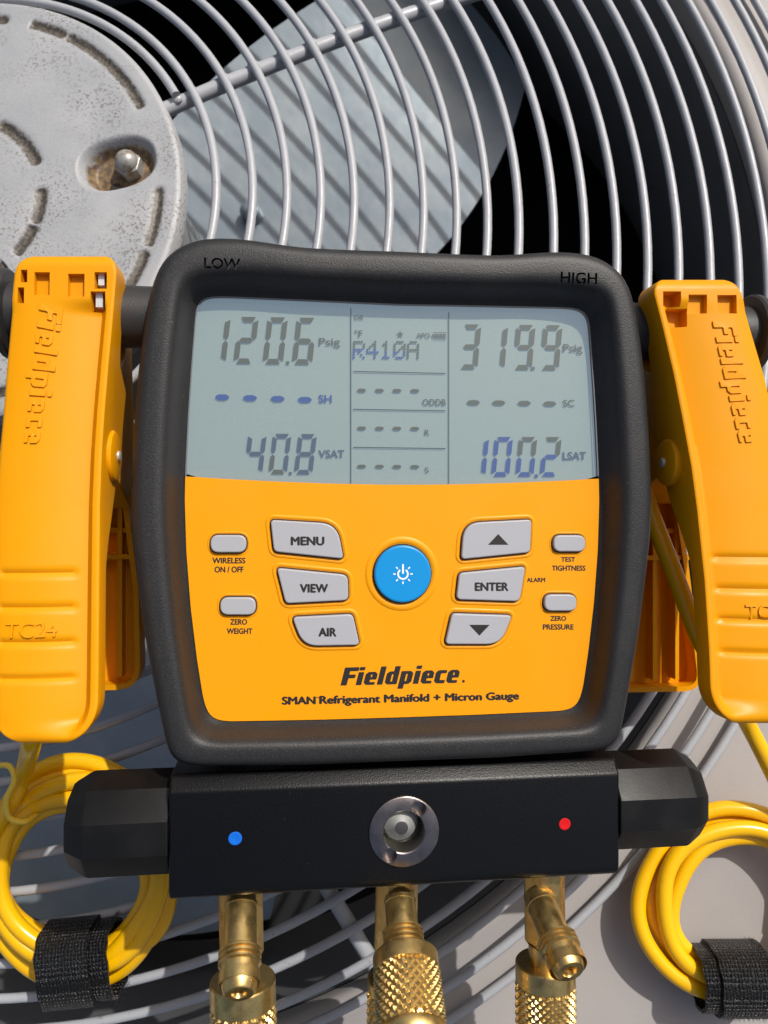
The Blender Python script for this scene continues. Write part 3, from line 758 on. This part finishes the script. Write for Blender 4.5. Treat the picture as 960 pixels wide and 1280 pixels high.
part('printed_text', *lathe([(.45, -.01), (.45, .0)], c_, (0, 0, 1), 12), M['ink'], keypad, smooth=False)
text('SMAN', 352, 870.6, 394.8, 881.2, zk, M['ink'], keypad, bold=.06, yr=(870.2, 880.6))
text('TM', 395, 871.2, 398.4, 873, zk, M['ink'], keypad, bold=.06)
me_y = (870.4, 883.2)
text('Refrigerant Manifold + Micron Gauge', 398.8, 869.6, 649.2, 883.4, zk, M['ink'], keypad, bold=.06, yr=(864.4, 877.6))
# embossed LOW / HIGH on the bezel
for wrd, bx_ in (('LOW', (255, 321.5, 300.5, 336.5)), ('HIGH', (701, 339.5, 746.5, 354.8))):
    me = font_mesh(wrd, .02, 0, .05); xs = [v.co.x for v in me.vertices]; yv = [v.co.y for v in me.vertices]
    a0, a1, b0, b1 = min(xs), max(xs), min(yv), max(yv)
    TL, BR = D(bx_[0], bx_[1], 0), D(bx_[2], bx_[3], 0)
    bm = bmesh.new(); bm.from_mesh(me); bmesh.ops.remove_doubles(bm, verts=bm.verts, dist=1e-4)
    V = [(TL.x + (BR.x - TL.x) * (v.co.x - a0) / (a1 - a0), BR.y + (TL.y - BR.y) * (v.co.y - b0) / (b1 - b0), -1.5 if v.co.z < 0 else 1.2) for v in bm.verts]
    bm.verts.index_update(); F = [tuple(v.index for v in f.verts) for f in bm.faces]; bm.free()
    boolean(housing, [(V, F)])

# --- manifold block
ZBk = -2.6
xl = D(213.5, 1040, ZBk).x; xr = D(777, 1020, ZBk).x; xb = (xr - xl) / 2
yb = (D(215, 1121.5, ZBk - 2).y + D(777, 1094, ZBk - 2).y) / 2
ybev = (D(213, 990, ZBk).y + D(775, 968, ZBk).y) / 2
yt = (D(213, 963, ZBk - 5).y + D(775, 947, ZBk - 5).y) / 2
zb1 = -34
bp = roundpoly([(yb, ZBk), (ybev, ZBk), (yt, ZBk - 3.3), (yt, zb1), (yb, zb1)], [3.4, .8, 1.2, 2, 3], 6)
block = part('manifold_block', *prism(bp, -xb, xb, .8, 3, lambda u, v, w_: (w_, u, v), True), M['block'], gauge, angle=32)
zk2 = -17.0
# knobs: fluted, ten sided
kc = ((D(150, 1024, zk2).y + D(830, 997, zk2).y) / 2)
def knobmod(th, t):
    nn = 10; a = (th % (2 * math.pi / nn)) - math.pi / nn
    f = math.cos(math.pi / nn) / math.cos(a)
    return 1 - (1 - f) * .95
for sx, pe in ((-1, 92), (1, 864)):
    xe = abs(D(pe, 1020 if sx < 0 else 1000, zk2).x); L = xe - xb
    pr = [(15.4, .3), (15.6, .6), (15.6, L - 6.5), (15.2, L - 5.4), (12.6, L - 1.2), (11.8, L - .3), (10.8, L), (4, L)]
    kb = part('valve_knob', *lathe(pr, (sx * xb, kc, zk2), (sx, 0, 0), 160, knobmod, rot=0), M['knob'], gauge, angle=24)
    part('shaft_collar', *lathe([(13.2, -1), (13.2, .6)], (sx * xb, kc, zk2), (sx, 0, 0), 40), M['block'], kb)
# side posts that carry the clamps
ypst = (D(170, 396, -14).y + D(803, 412, -14).y) / 2
zps = -16.0
for sx, pe in ((-1, 2), (1, 944)):
    xe = abs(D(pe, 400, zps).x)
    x0 = abs(D(185 if sx < 0 else 797, 400, zps).x) - 6
    po_ = part('clamp_post', *lathe([(9.2, 0), (9.2, xe - x0 - 3)], (sx * x0, ypst, zps), (sx, 0, 0), 40), M['post'], gauge)
    part('post_flange', *lathe([(9, -3.6), (12.4, -3.4), (13, -2.6), (13, -1), (12, -.2), (10, 0)], (sx * xe, ypst, zps), (sx, 0, 0), 48), M['post'], po_)
# dots
for px, py, m, rpx in ((294, 1048, 'blue_dot', 1.95), (706, 1030, 'red_dot', 1.8)):
    c_ = D(px, py, ZBk); part('colour_dot', *lathe([(rpx, -.3), (rpx, .06), (rpx - .2, .12), (rpx - .7, .02)], (c_.x, c_.y, ZBk), (0, 0, 1), 24), M[m], block)
# sight glass
sc = D(505, 1039, ZBk); sc = Vector((sc.x, sc.y, ZBk))
boolean(block, [lathe([(10.63, -9), (10.63, 4)], sc, (0, 0, 1), 40)])
sr_prof = [(6.2, -8), (10.6, -8), (10.6, .0), (10.45, .55), (10.1, .75), (6.5, .75), (6.2, .5), (6.2, -8)]
rg = lathe(sr_prof[:-1], sc, (0, 0, 1), 64, cap0=False, cap1=False)
rg = (rg[0], rg[1] + [(6 * 64 + j, 6 * 64 + (j + 1) % 64, (j + 1) % 64, j) for j in range(64)])
sr = part('sight_glass', *rg, M['ring'], gauge)
cuts = []
for a in (57, 237):
    d = Vector((math.cos(R(a)), math.sin(R(a)), 0)); q = sc + d * 7.7 + Vector((0, 0, -2.2))
    cuts.append(lathe([(2.2, -.2), (2.2, 6)], sc + d * 8.0 + Vector((0, 0, -1.6)), (0, 0, 1), 24))
boolean(sr, cuts)
part('bowl', *lathe([(6.2, .3), (6.15, -3), (5.9, -6.2), (5.2, -7), (.05, -7.2)], sc, (0, 0, 1), 48, cap0=False), M['bowl'], sr, angle=30)
co = sc + Vector((-.7, .8, 0))
cn = part('indicator_cone', *lathe([(4.6, -7.1), (4.9, -3.6), (4.6, -3.2), (2.1, -.6), (2.05, -.5)], co, (0, 0, 1), 48), M['steel'], sr, angle=25)
part('cone_tip', *lathe([(2.0, -.55), (2.0, -.38), (1.7, -.3)], co, (0, 0, 1), 32), M['tip'], cn)
# brass ports
def hexmod(nn):
    def f(th, t):
        a = (th % (2 * math.pi / nn)) - math.pi / nn; return math.cos(math.pi / nn) / math.cos(a)
    return f
def knurl(o, d, r0, t0, t1, amp=1.0, nth=24, m='brass'):
    d_, a, b = frame_of(d); o = Vector(o); pitch = 2 * math.pi * r0 / nth; rows = max(3, round((t1 - t0) / pitch)); sub = 6
    na = nth * sub; nt_ = rows * sub; rings = []
    for i in range(nt_ + 1):
        t = t0 + (t1 - t0) * i / nt_; v = i / sub; ring = []
        edge = min(1, min(i, nt_ - i) / 3)
        for j in range(na):
            u = j / sub; p = (u + v) % 1; q = (u - v) % 1
            h = min(1 - abs(2 * p - 1), 1 - abs(2 * q - 1)); h = min(h * 1.25, 1)
            rr = r0 + amp * (h - 1) * 1.0 - (1 - edge) * .5; th = 2 * math.pi * j / na
            ring.append(o + d_ * t + (a * math.cos(th) + b * math.sin(th)) * rr)
        rings.append(ring)
    return loft(rings)
PORTS = [((300, 1110), (301, 1130), (299, 1243), 9, False), ((497, 1100), (500, 1126), (514, 1276), 17, True), ((680, 1092), (676, 1128), (713, 1215), 9, False)]
port_objs = []
for i, (pp, pa, pb, hb, capd) in enumerate(PORTS):
    top = D(pp[0], pp[1], zk2); top.y = yb + 3
    tail = D(pp[0] + (3 if i == 0 else (-4 if i == 1 else 2)), 1230 if i != 2 else 1215, zk2 - 1)
    dv = (tail - top)
    L = dv.length
    pv = part('service_port', *lathe([(6.9, 0), (6.9, L * .72), (6.5, L * .72 + .4), (5.4, L * .76), (5.4, L * 1.0)], top, dv, 48, lambda th, t: hexmod(6)(th, t) if t < L * .725 else 1, rot=R(10)), M['brass'], gauge, angle=20)
    A_ = D(pa[0], pa[1], -12); B_ = D(pb[0], pb[1], hb); dd = B_ - A_; LL = dd.length
    if capd: LL = LL * .5; 
    pr = [(4.6, -3), (4.6, 0), (5.0, .15), (5.0, 1.2), (4.75, 1.35), (4.75, LL * .52)]
    t = LL * .52
    pr += [(5.4, t + .4)]
    for k in range(3): pr += [(6.1, t + .9 + k * 1.5), (6.1, t + 1.35 + k * 1.5), (5.3, t + 1.75 + k * 1.5), (5.3, t + 2.0 + k * 1.5)]
    t2 = t + 6
    pr += [(5.1, t2), (5.1, t2 + .6), (5.75, t2 + .9), (5.75, t2 + 3.8), (5.3, LL - 3.2), (4.4, LL - .4), (4.0, LL), (2.3, LL), (2.0, LL - .6), (1.9, LL - 5), (.05, LL - 5.2)]
    part('side_port', *lathe(pr, A_, dd, 40), M['brass'], pv, angle=28)
    port_objs.append((top, dv, L, A_, dd, LL))

# ================================================================== HOSE COUPLINGS
def coupling(o, d, r, label, group, skirt=4.6, length=22, cone=False, letters=None):
    t = thing('hose_coupling', label, 'hose coupling', Vector(o) + Vector(d).normalized() * (length + 8), DEV, group)
    part('collar', *lathe([(r * .66, -.6), (r - .5, -.6), (r - .1, -.2), (r, .3), (r, skirt), (r - .5, skirt + .3)], o, d, 64), M['brass'], t, angle=30)
    part('knurled_grip', *knurl(o, d, r + .25, skirt, length - 1), M['brass'], t, angle=20)
    if cone:
        part('end_taper', *lathe([(r - .2, length - 1.3), (r, length - .9), (r - .2, length + 1.6), (r - 1.6, length + 3.6), (r - 4.4, length + 4.6), (4.6, length + 4.8)], o, d, 48), M['brass'], t)
        part('hose_stem', *lathe([(4.4, length + 3.5), (4.4, length + 9), (5.2, length + 9.4), (5.2, length + 22)], o, d, 32), M['brass'], t)
    else:
        part('end_taper', *lathe([(r - .2, length - 1.3), (r - .1, length), (r - 2.5, length + 2), (5, length + 3)], o, d, 48), M['brass'], t)
        part('hose_stem', *lathe([(5, length + 2), (5, length + 6), (6.4, length + 6.4), (6.4, length + 24)], o, d, 32), M['brass'], t)
    return t
top, dv, L, A_, dd, LL = port_objs[0]
G1 = 'hose couplings on the service ports'
o1 = D(303.5, 1226, zk2 - 1); coupling(o1, (0.02, -1, .02), 10.1, 'knurled brass hose coupling under the left service port', G1, 6.2, 26)
o2 = D(498, 1222, zk2 - 3); coupling(o2, (0, -1, 0), 10.0, 'knurled brass hose coupling mostly hidden behind the middle one', G1, 3, 26)
o3 = D(681.5, 1204, zk2 - 1); coupling(o3, (-.0, -1, .03), 9.6, 'knurled brass hose coupling under the right service port', G1, 5.4, 26)
A2, d2 = port_objs[1][3], port_objs[1][4]
oc = A2 + d2.normalized() * (d2.length * .50)
coupling(oc, d2, 9.5, 'knurled brass hose coupling angled forward on the middle side port', G1, 4.0, 20.5, True)

# ================================================================== PIPE CLAMPS
def lerp_tab(tab, y):
    if y <= tab[0][0]: return tab[0][1:]
    for a, b in zip(tab, tab[1:]):
        if y <= b[0]:
            t = (y - a[0]) / (b[0] - a[0]); return tuple(p + (q - p) * t for p, q in zip(a[1:], b[1:]))
    return tab[-1][1:]
def make_clamp(side, tab, slots, grooves, lab, logo_px, tc_px, rear, pivot):
    # tab: photo y -> (left px, right px) of the front handle; zf(y)
    y0, y1 = tab[0][0], tab[-1][0]
    def zf(y):
        t = max(0, (y - 320) / 600)
        return .5 + 3.2 * t + 13.0 * t ** 1.6
    def depth(y): return 10 + 6.5 * sstep(400, 520, y) - 10.5 * sstep(590, 720, y)
    NS, NW = 190, 56
    ys = []
    for i in range(NS + 1):
        t = i / NS; ys.append(y0 + (y1 - y0) * (t - .035 * math.sin(2 * math.pi * t) * .9))
    Pl = [D(lerp_tab(tab, y)[0], y, zf(y)) for y in ys]; Pr = [D(lerp_tab(tab, y)[1], y, zf(y)) for y in ys]
    if side > 0:   # the far side keeps the width of the clamp
        pass
    rings = []; surf = []
    ylast = Pl[-1].y * .5 + Pr[-1].y * .5; yfirst = Pl[0].y * .5 + Pr[0].y * .5
    for i, y in enumerate(ys):
        a, b = Pl[i], Pr[i]; wid = (b - a).length
        e1 = max(0, (a.y + b.y) / 2 - ylast); e0 = max(0, yfirst - (a.y + b.y) / 2)
        ins = 0; zz = 0
        Rb = 11.5; Rt = 6.5
        if e1 < Rb: ins = Rb - math.sqrt(max(0, Rb * Rb - (Rb - e1) ** 2))
        if e0 < Rt: ins = max(ins, Rt - math.sqrt(max(0, Rt * Rt - (Rt - e0) ** 2)))
        if e1 < 3.5: zz = 3.5 - math.sqrt(max(0, 3.5 ** 2 - (3.5 - e1) ** 2))
        if e0 < 4.2: zz = max(zz, 4.2 - math.sqrt(max(0, 4.2 ** 2 - (4.2 - e0) ** 2)))
        u = (b - a).normalized(); A = a + u * ins; B = b - u * ins; W_ = wid - 2 * ins
        ring = []; z_ = zf(y) - zz; dpt = min(depth(y), 40)
        rimw = 1.9; flatk = sstep(372, 392, y) * (1 - sstep(ys[-1] - 34, ys[-1] - 8, y))
        for k in range(NW + 1):
            v = k / NW
            if v < .04: p = (0, -dpt * (1 - v / .04) - .9)
            elif v > .96: p = (W_, -dpt * ((v - .96) / .04) - .9)
            else:
                x = (v - .04) / .92; x = .5 - .5 * math.cos(math.pi * x) * (1 - .25 * math.sin(math.pi * x) ** 2) if False else x
                # denser near rims
                x = x + .06 * math.sin(4 * math.pi * x) * -.6
                X = x * W_; dd_ = min(X, W_ - X); h = 0
                if dd_ < .9: h = -(.9 - math.sqrt(max(0, .81 - (.9 - dd_) ** 2)))
                q = max(0, dd_ - rimw)
                qi = (W_ - X if side < 0 else X) - rimw; qo = X if side < 0 else W_ - X
                if flatk > 0 and qi > 0:
                    sh_ = sstep(0, 2.2, qi); cv = 1 - min(1, qi / (W_ * .66))
                    h -= flatk * sh_ * (4.0 * cv ** 1.9) + flatk * .9 * max(0, 1 - qo / 6) ** 2
                g = 0
                for gy in grooves:
                    gx = 1 - sstep(.72, .80, x) if side < 0 else sstep(.12, .20, x)
                    gx *= sstep(.06, .12, x) if side < 0 else 1 - sstep(.88, .94, x)
                    dy_ = (y - gy)
                    g += gx * (math.exp(-((dy_) / 3.8) ** 2) * .85)
                h -= g
                p = (X, h)
            P = A + u * p[0]; ring.append((P.x, P.y, z_ + p[1]))
        rings.append(ring)
    base_pt = (Pl[NS // 2] + Pr[NS // 2]) / 2
    root = thing('pipe_clamp', lab, 'pipe clamp', (base_pt.x, ylast, -44), DEV, 'pipe clamps on the gauge side posts')
    V, F = loft(rings, True, True, True)
    fh = part('front_handle', V, F, M['orange'], root, angle=28)
    def zsurf(x, y):
        # nearest ring row and column
        i = min(range(0, NS + 1), key=lambda k: abs(rings[k][NW // 2][1] - y)); r = rings[i]
        k = min(range(3, NW - 2), key=lambda q: abs(r[q][0] - x)); return r[k][2]
    if slots:
        cuts = []
        for (x0, sy0, x1, sy1) in slots:
            yy = (sy0 + sy1) / 2; z_ = zf(yy); a = D(x0, sy0, z_); b = D(x1, sy0, z_); c = D(x1, sy1, z_); d = D(x0, sy1, z_)
            cuts.append(prism([(p.x, p.y) for p in (a, b, c, d)], z_ - (2.4 if 18 < x1 - x0 < 25 and (40 < x0 < 110 or 855 < x0) else 5.5), z_ + 3))
        boolean(fh, cuts)
    # lettering
    a, b, c, d = [D(*p, zf(p[1]) - .6) for p in logo_px]
    logo('embossed_text', M['orange'], fh, a, b, c, d, ext=.05, zfun=zsurf, dep=.48)
    tx, txt = tc_px
    me = font_mesh(txt, 0, 0, .05); xs = [v.co.x for v in me.vertices]; yv = [v.co.y for v in me.vertices]
    a0, a1, b0, b1 = min(xs), max(xs), min(yv), max(yv)
    TL, BR = D(tx[0], tx[1], zf(tx[1]) - .6), D(tx[2], tx[3], zf(tx[3]) - .6)
    def mp(u, v, wz):
        x = TL.x + (BR.x - TL.x) * (u - a0) / (a1 - a0); y = BR.y + (TL.y - BR.y) * (v - b0) / (b1 - b0)
        return (x, y, zsurf(x, y) + (.5 if wz > 0 else -.3))
    place_text(me, 'embossed_text', M['orange'], fh, mp)
    # rear jaw: side plate in (y, z), extruded across the clamp
    iT = min(range(NS + 1), key=lambda k: abs(ys[k] - 345)); iM = min(range(NS + 1), key=lambda k: abs(ys[k] - 545))
    inner = (lambda i: Pr[i] if side < 0 else Pl[i]); outer = (lambda i: Pl[i] if side < 0 else Pr[i])
    yT = Pl[iT].y; yM = Pl[iM].y
    prof = [(yT - 1, -27), (yT - 1, -35), (yM + 10, -40), (yM - 18, -42), (yM - 20, -36), (yM - 6, -3), (yM + 12, -5), (yM + 24, -20), (ypst - 10, -26)]
    xi0 = inner(iM).x - side * -.6 * -1; 
    xa = inner(iM).x + (-.6 if side < 0 else .6); xb_ = outer(iM).x + (3 if side < 0 else -3)
    part('rear_jaw', *prism(roundpoly(prof, 2.0, 4), min(xa, xb_), max(xa, xb_), .8, 3, lambda u, v, w_: (w_, u, v), True), M['orange'], root, angle=35)
    # pivot boss
    pv = D(pivot[0], pivot[1], -7)
    bo = part('pivot_boss', *lathe([(7.4, -2), (7.4, .8), (6.9, 1.5), (5.5, 1.9), (.1, 2.1)], (xa, pv.y, -7), (1 if side < 0 else -1, 0, 0), 40), M['orange'], root)
    part('pivot_pin', *lathe([(1.5, 1.6), (1.5, 2.5), (1.1, 2.8)], (xa, pv.y, -7), (1 if side < 0 else -1, 0, 0), 20), M['chrome'], bo)
    # jaw contacts seen through the slots
    for (x0, sy0, x1, sy1), on in zip(slots, (0, 0, 0, 0, 1, 1) if side < 0 else (0, 0, 0, 0, 0, 0)):
        z_ = zf(sy0) - 5.2
        xm = (x0 * .35 + x1 * .65)
        if on:
            a = D(xm - 1.5, sy0 + 1.5, z_); b = D(x1 + .5, sy1, z_)
            part('contact', *box(a.x, b.x, b.y, a.y, z_ - 2, z_ + 3.4), M['chrome'], root, smooth=False)
    # rear handle: ribbed tray, open towards the front
    zr = -42
    poly = roundpoly([D2(p, zr + 7) for p in rear], [2, 2, 8, 8, 3][:len(rear)] if len(rear) == 5 else 6, 7)
    tray = part('rear_handle', *prism(poly, zr - 2, zr, 1.2, 3), M['orange'], root, angle=40)
    inn = inset(poly, 1.7); nq = len(poly)
    Vw = [(x, y, zr - .5) for x, y in poly] + [(x, y, zr + 7) for x, y in poly] + [(x, y, zr + 7) for x, y in inn] + [(x, y, zr - .2) for x, y in inn]
    Fw = [(r * nq + j, r * nq + (j + 1) % nq, (r + 1) * nq + (j + 1) % nq, (r + 1) * nq + j) for r in range(3) for j in range(nq)]
    part('rim_wall', Vw, Fw, M['orange'], tray, angle=35)
    xs = [p[0] for p in poly]; yv = [p[1] for p in poly]; xA, xB, yA, yB = min(xs), max(xs), min(yv), max(yv)
    for fx in (.27, .52, .76):
        x = xA + (xB - xA) * fx; part('rib', *box(x - .7, x + .7, yA + 4, yB - 3, zr - .3, zr + 5.5), M['orange'], tray, smooth=False)
    for fy, hh in ((.60, 6.2), (.72, 4.5), (.86, 4.5)):
        y = yA + (yB - yA) * fy; part('rib', *box(xA + 1.6, xB - 1.6, y - .8, y + .8, zr - .25, zr + hh), M['orange'], tray, smooth=False)
    return root
tabL = [(315, 17, 151), (334, 17.5, 147), (393, 12, 142), (459, 6, 136), (512, 2, 131.5), (565, -3, 128), (632, -8, 125.5), (741, -14, 124.5), (853, -17, 123.5), (934, -18, 122)]
slotsL = [(26, 337, 34, 353), (22, 359, 30, 379), (43, 340, 62, 369), (85, 342, 105.5, 371), (118, 340, 133.5, 361), (113, 364, 131.5, 388)]
make_clamp(-1, tabL, slotsL, (717, 760, 804, 849), 'yellow pipe clamp at the left, fully showing its raised model number',
           ((51, 379), (31, 557), (80, 382), (58, 552)), ((9, 778, 71, 796), 'TC24'), [(154, 585), (173, 735), (176, 862), (62, 864), (66, 590)], (152, 570))
tabR = [(345, 815, 926), (361, 816, 927), (410, 828.5, 941), (468, 842, 958), (524, 853, 972), (584, 864, 985), (637, 871, 994), (727, 880.5, 1008), (811, 886, 1016), (867, 888, 1019), (908, 889, 1021)]
slotsR = [(829, 364, 851.5, 382.5), (836, 384.5, 862, 407), (861, 368, 884, 391.5), (897, 368.5, 921, 392), ]
make_clamp(1, tabR, slotsR, (698, 737, 776, 817), 'yellow pipe clamp at the right, leaning outwards with a cable between its handles',
           ((889, 402), (924, 556), (917, 399), (948, 550)), ((932, 756, 984, 773), 'TC24'), [(842, 585), (860, 700), (880, 864), (757, 866), (782, 590)][::1], (818, 578))

# ================================================================== CABLES
def coil(cx, cy, loops, zfun, lead, name, label, strap_ang=0, r=2.9):
    pts = []
    NL = 40
    tot = len(loops)
    for k in range(tot * NL):
        li = k // NL; t = (k % NL) / NL; th = 2 * math.pi * t + math.pi * .5
        a = loops[li]; b = loops[min(li + 1, tot - 1)]; s_ = sstep(.8, 1.0, t)
        ox, oy, rx, ry, h = [p + (q - p) * s_ for p, q in zip(a, b)]
        ww = 2.2 * math.sin(3 * th + li * 2.1) + 1.3 * math.sin(5 * th + li * 1.7)
        px = ox + (rx + ww) * math.cos(th); py = oy + (ry + ww) * math.sin(th)
        pts.append(zfun(px, py, h + .8 * math.sin(2 * th + li)))
    path = smooth_path(pts, 4)
    base = sum(pts, Vector()) / len(pts); base.z -= 4
    t = thing(name, label, 'cable', base, WORLD, 'coiled clamp cables')
    part('cable_loops', *tube(path, r, 14), M['cable'], t, angle=60)
    part('cable_lead', *tube(smooth_path(lead, 12), r, 14), M['cable'], t, angle=60)
    return t
zl = lambda x, y, h: GW(x, y, h + 5.2)
L1 = [(93, 1092, 91, 86, 0), (95, 1092, 104, 105, 0), (97, 1092, 113, 125, .5), (97, 1091, 116, 138, 0), (96, 1092, 99, 97, 5.5), (97, 1092, 108, 117, 5.5)]
dl = lambda x, y, h: DEV.w(D(x, y, h))
leadL = [dl(44, 900, -8), dl(38, 935, -14), zl(30, 965, 14), zl(16, 1000, 11), zl(-6, 1040, 7), zl(-18, 1100, 5)]
cL = coil(0, 0, L1, zl, leadL, 'cable_coil', 'yellow cable coil on bare guard wires beside the left knob')
tie = [zl(-22, 1010, 9), zl(-12, 965, 13), (zl(10, 957, 16)), zl(18, 975, 17), zl(8, 1000, 17), zl(12, 1022, 15), zl(32, 1027, 12), zl(46, 1018, 6)]
part('tie_loop', *tube(smooth_path(tie, 10), 1.0, 10), M['tie'], cL, angle=60)
zr_ = lambda x, y, h: PW(x, y, zP + 4 + h)
L2 = [(930, 1133, 90, 86, 7), (926, 1131, 99, 97, 12), (923, 1130, 106, 104, 6), (918, 1128, 119, 116, 9)]
leadR = [dl(800, 600, -24), dl(817, 650, -22), dl(845, 722, -16), dl(874, 797, -12), dl(905, 850, -14), zr_(932, 900, 34), zr_(960, 955, 26), zr_(990, 1020, 14), zr_(1012, 1090, 10), zr_(1008, 1150, 9)]
cR = coil(0, 0, L2, zr_, leadR, 'cable_coil', 'yellow cable coil lying on plain casing, lower right')

def strap(px, py, zfun, h, halfw_px, halfh_px, tilt, label, inner_left):
    c = zfun(px, py, h); ax = (zfun(px + 20, py - 20 * tilt, h) - zfun(px - 20, py + 20 * tilt, h)).normalized()
    up = (zfun(px, py - 20, h) - zfun(px, py + 20, h)); up = (up - ax * up.dot(ax)).normalized(); nz = ax.cross(up)
    mmpx = (zfun(px + 10, py, h) - zfun(px - 10, py, h)).length / 20
    hw = halfw_px * mmpx; hh = halfh_px * mmpx; dz = 9.2
    t = thing('cable_strap', label, 'strap', c - Vector((0, 0, dz)), WORLD, 'straps round the cable coils')
    def band(x0, x1, oh, thick, name, wob):
        rings = []; NT = 72; UV = []
        prof = [(x0, 0), (x0, thick)] + [(x0 + (x1 - x0) * k / 10, thick) for k in range(1, 10)] + [(x1, thick), (x1, 0)]
        for x, o in prof:
            ring = []
            for j in range(NT):
                th = 2 * math.pi * j / NT; cs, sn = math.cos(th), math.sin(th)
                e = 2 / 2.7
                a = (hh + oh + o) * math.copysign(abs(sn) ** e, sn); b = (dz + oh + o) * math.copysign(abs(cs) ** e, cs)
                xx = x + wob * math.sin(2 * th + 1) + .25 * math.sin(9 * th + x)
                ring.append(c + ax * xx + up * a + nz * b)
            rings.append(ring)
        V, F = loft(rings, True, False, False)
        o_ = part(name, V, F, M['strap'], t, angle=50)
        uvl = o_.data.uv_layers.new(name='UVMap'); n_ = len(prof)
        per = 2 * math.pi * (hh + dz) / 2
        for l in o_.data.loops:
            i, j = divmod(l.vertex_index, NT); uvl.data[l.index].uv = (prof[i][0] * .18, j / NT * per * .18)
        return o_
    s0 = -1
    band(-hw, hw, 0, 1.2, 'inner_wrap', .4)
    if inner_left: band(-hw + 5.5, hw + .5, 1.25, 1.3, 'outer_wrap', .5)
    else: band(-hw - .5, hw - 6.5, 1.25, 1.3, 'outer_wrap', .5)
    # loose fibres along the edge
    V = []; F = []
    rnd = random.Random(px)
    for q in range(420):
        edge = hw if not inner_left else hw - 1
        if inner_left and q % 2: 
            x = rnd.uniform(-hw + 6, hw); th = rnd.uniform(math.pi * 1.15, math.pi * 1.85)
        else: x = edge + rnd.uniform(-1, .6); th = rnd.uniform(0, 2 * math.pi)
        e = 2 / 2.7; cs, sn = math.cos(th), math.sin(th)
        r_ = 2.3
        a = (hh + r_) * math.copysign(abs(sn) ** e, sn); b = (dz + r_) * math.copysign(abs(cs) ** e, cs)
        p = c + ax * x + up * a + nz * b
        dirv = (up * sn + nz * cs + ax * rnd.uniform(-.6, .9) + Vector((rnd.uniform(-.5, .5), rnd.uniform(-.5, .5), rnd.uniform(-.5, .5)))).normalized()
        sd_ = dirv.orthogonal().normalized() * .13; L_ = rnd.uniform(.7, 1.9); k = len(V)
        V += [p - sd_ - dirv * .4, p + sd_ - dirv * .4, p + dirv * L_]; F.append((k, k + 1, k + 2))
    f = part('loose_fibres', V, F, M['fuzz'], t, smooth=False, fix=False); f['kind'] = 'stuff'
    return t
strap(106, 1201, zl, 3, 42, 40, .10, 'black woven strap round the left cable coil', False)
strap(911, 1222, zr_, 8, 41, 33, .0, 'black fuzzy woven strap round the right cable coil', True)
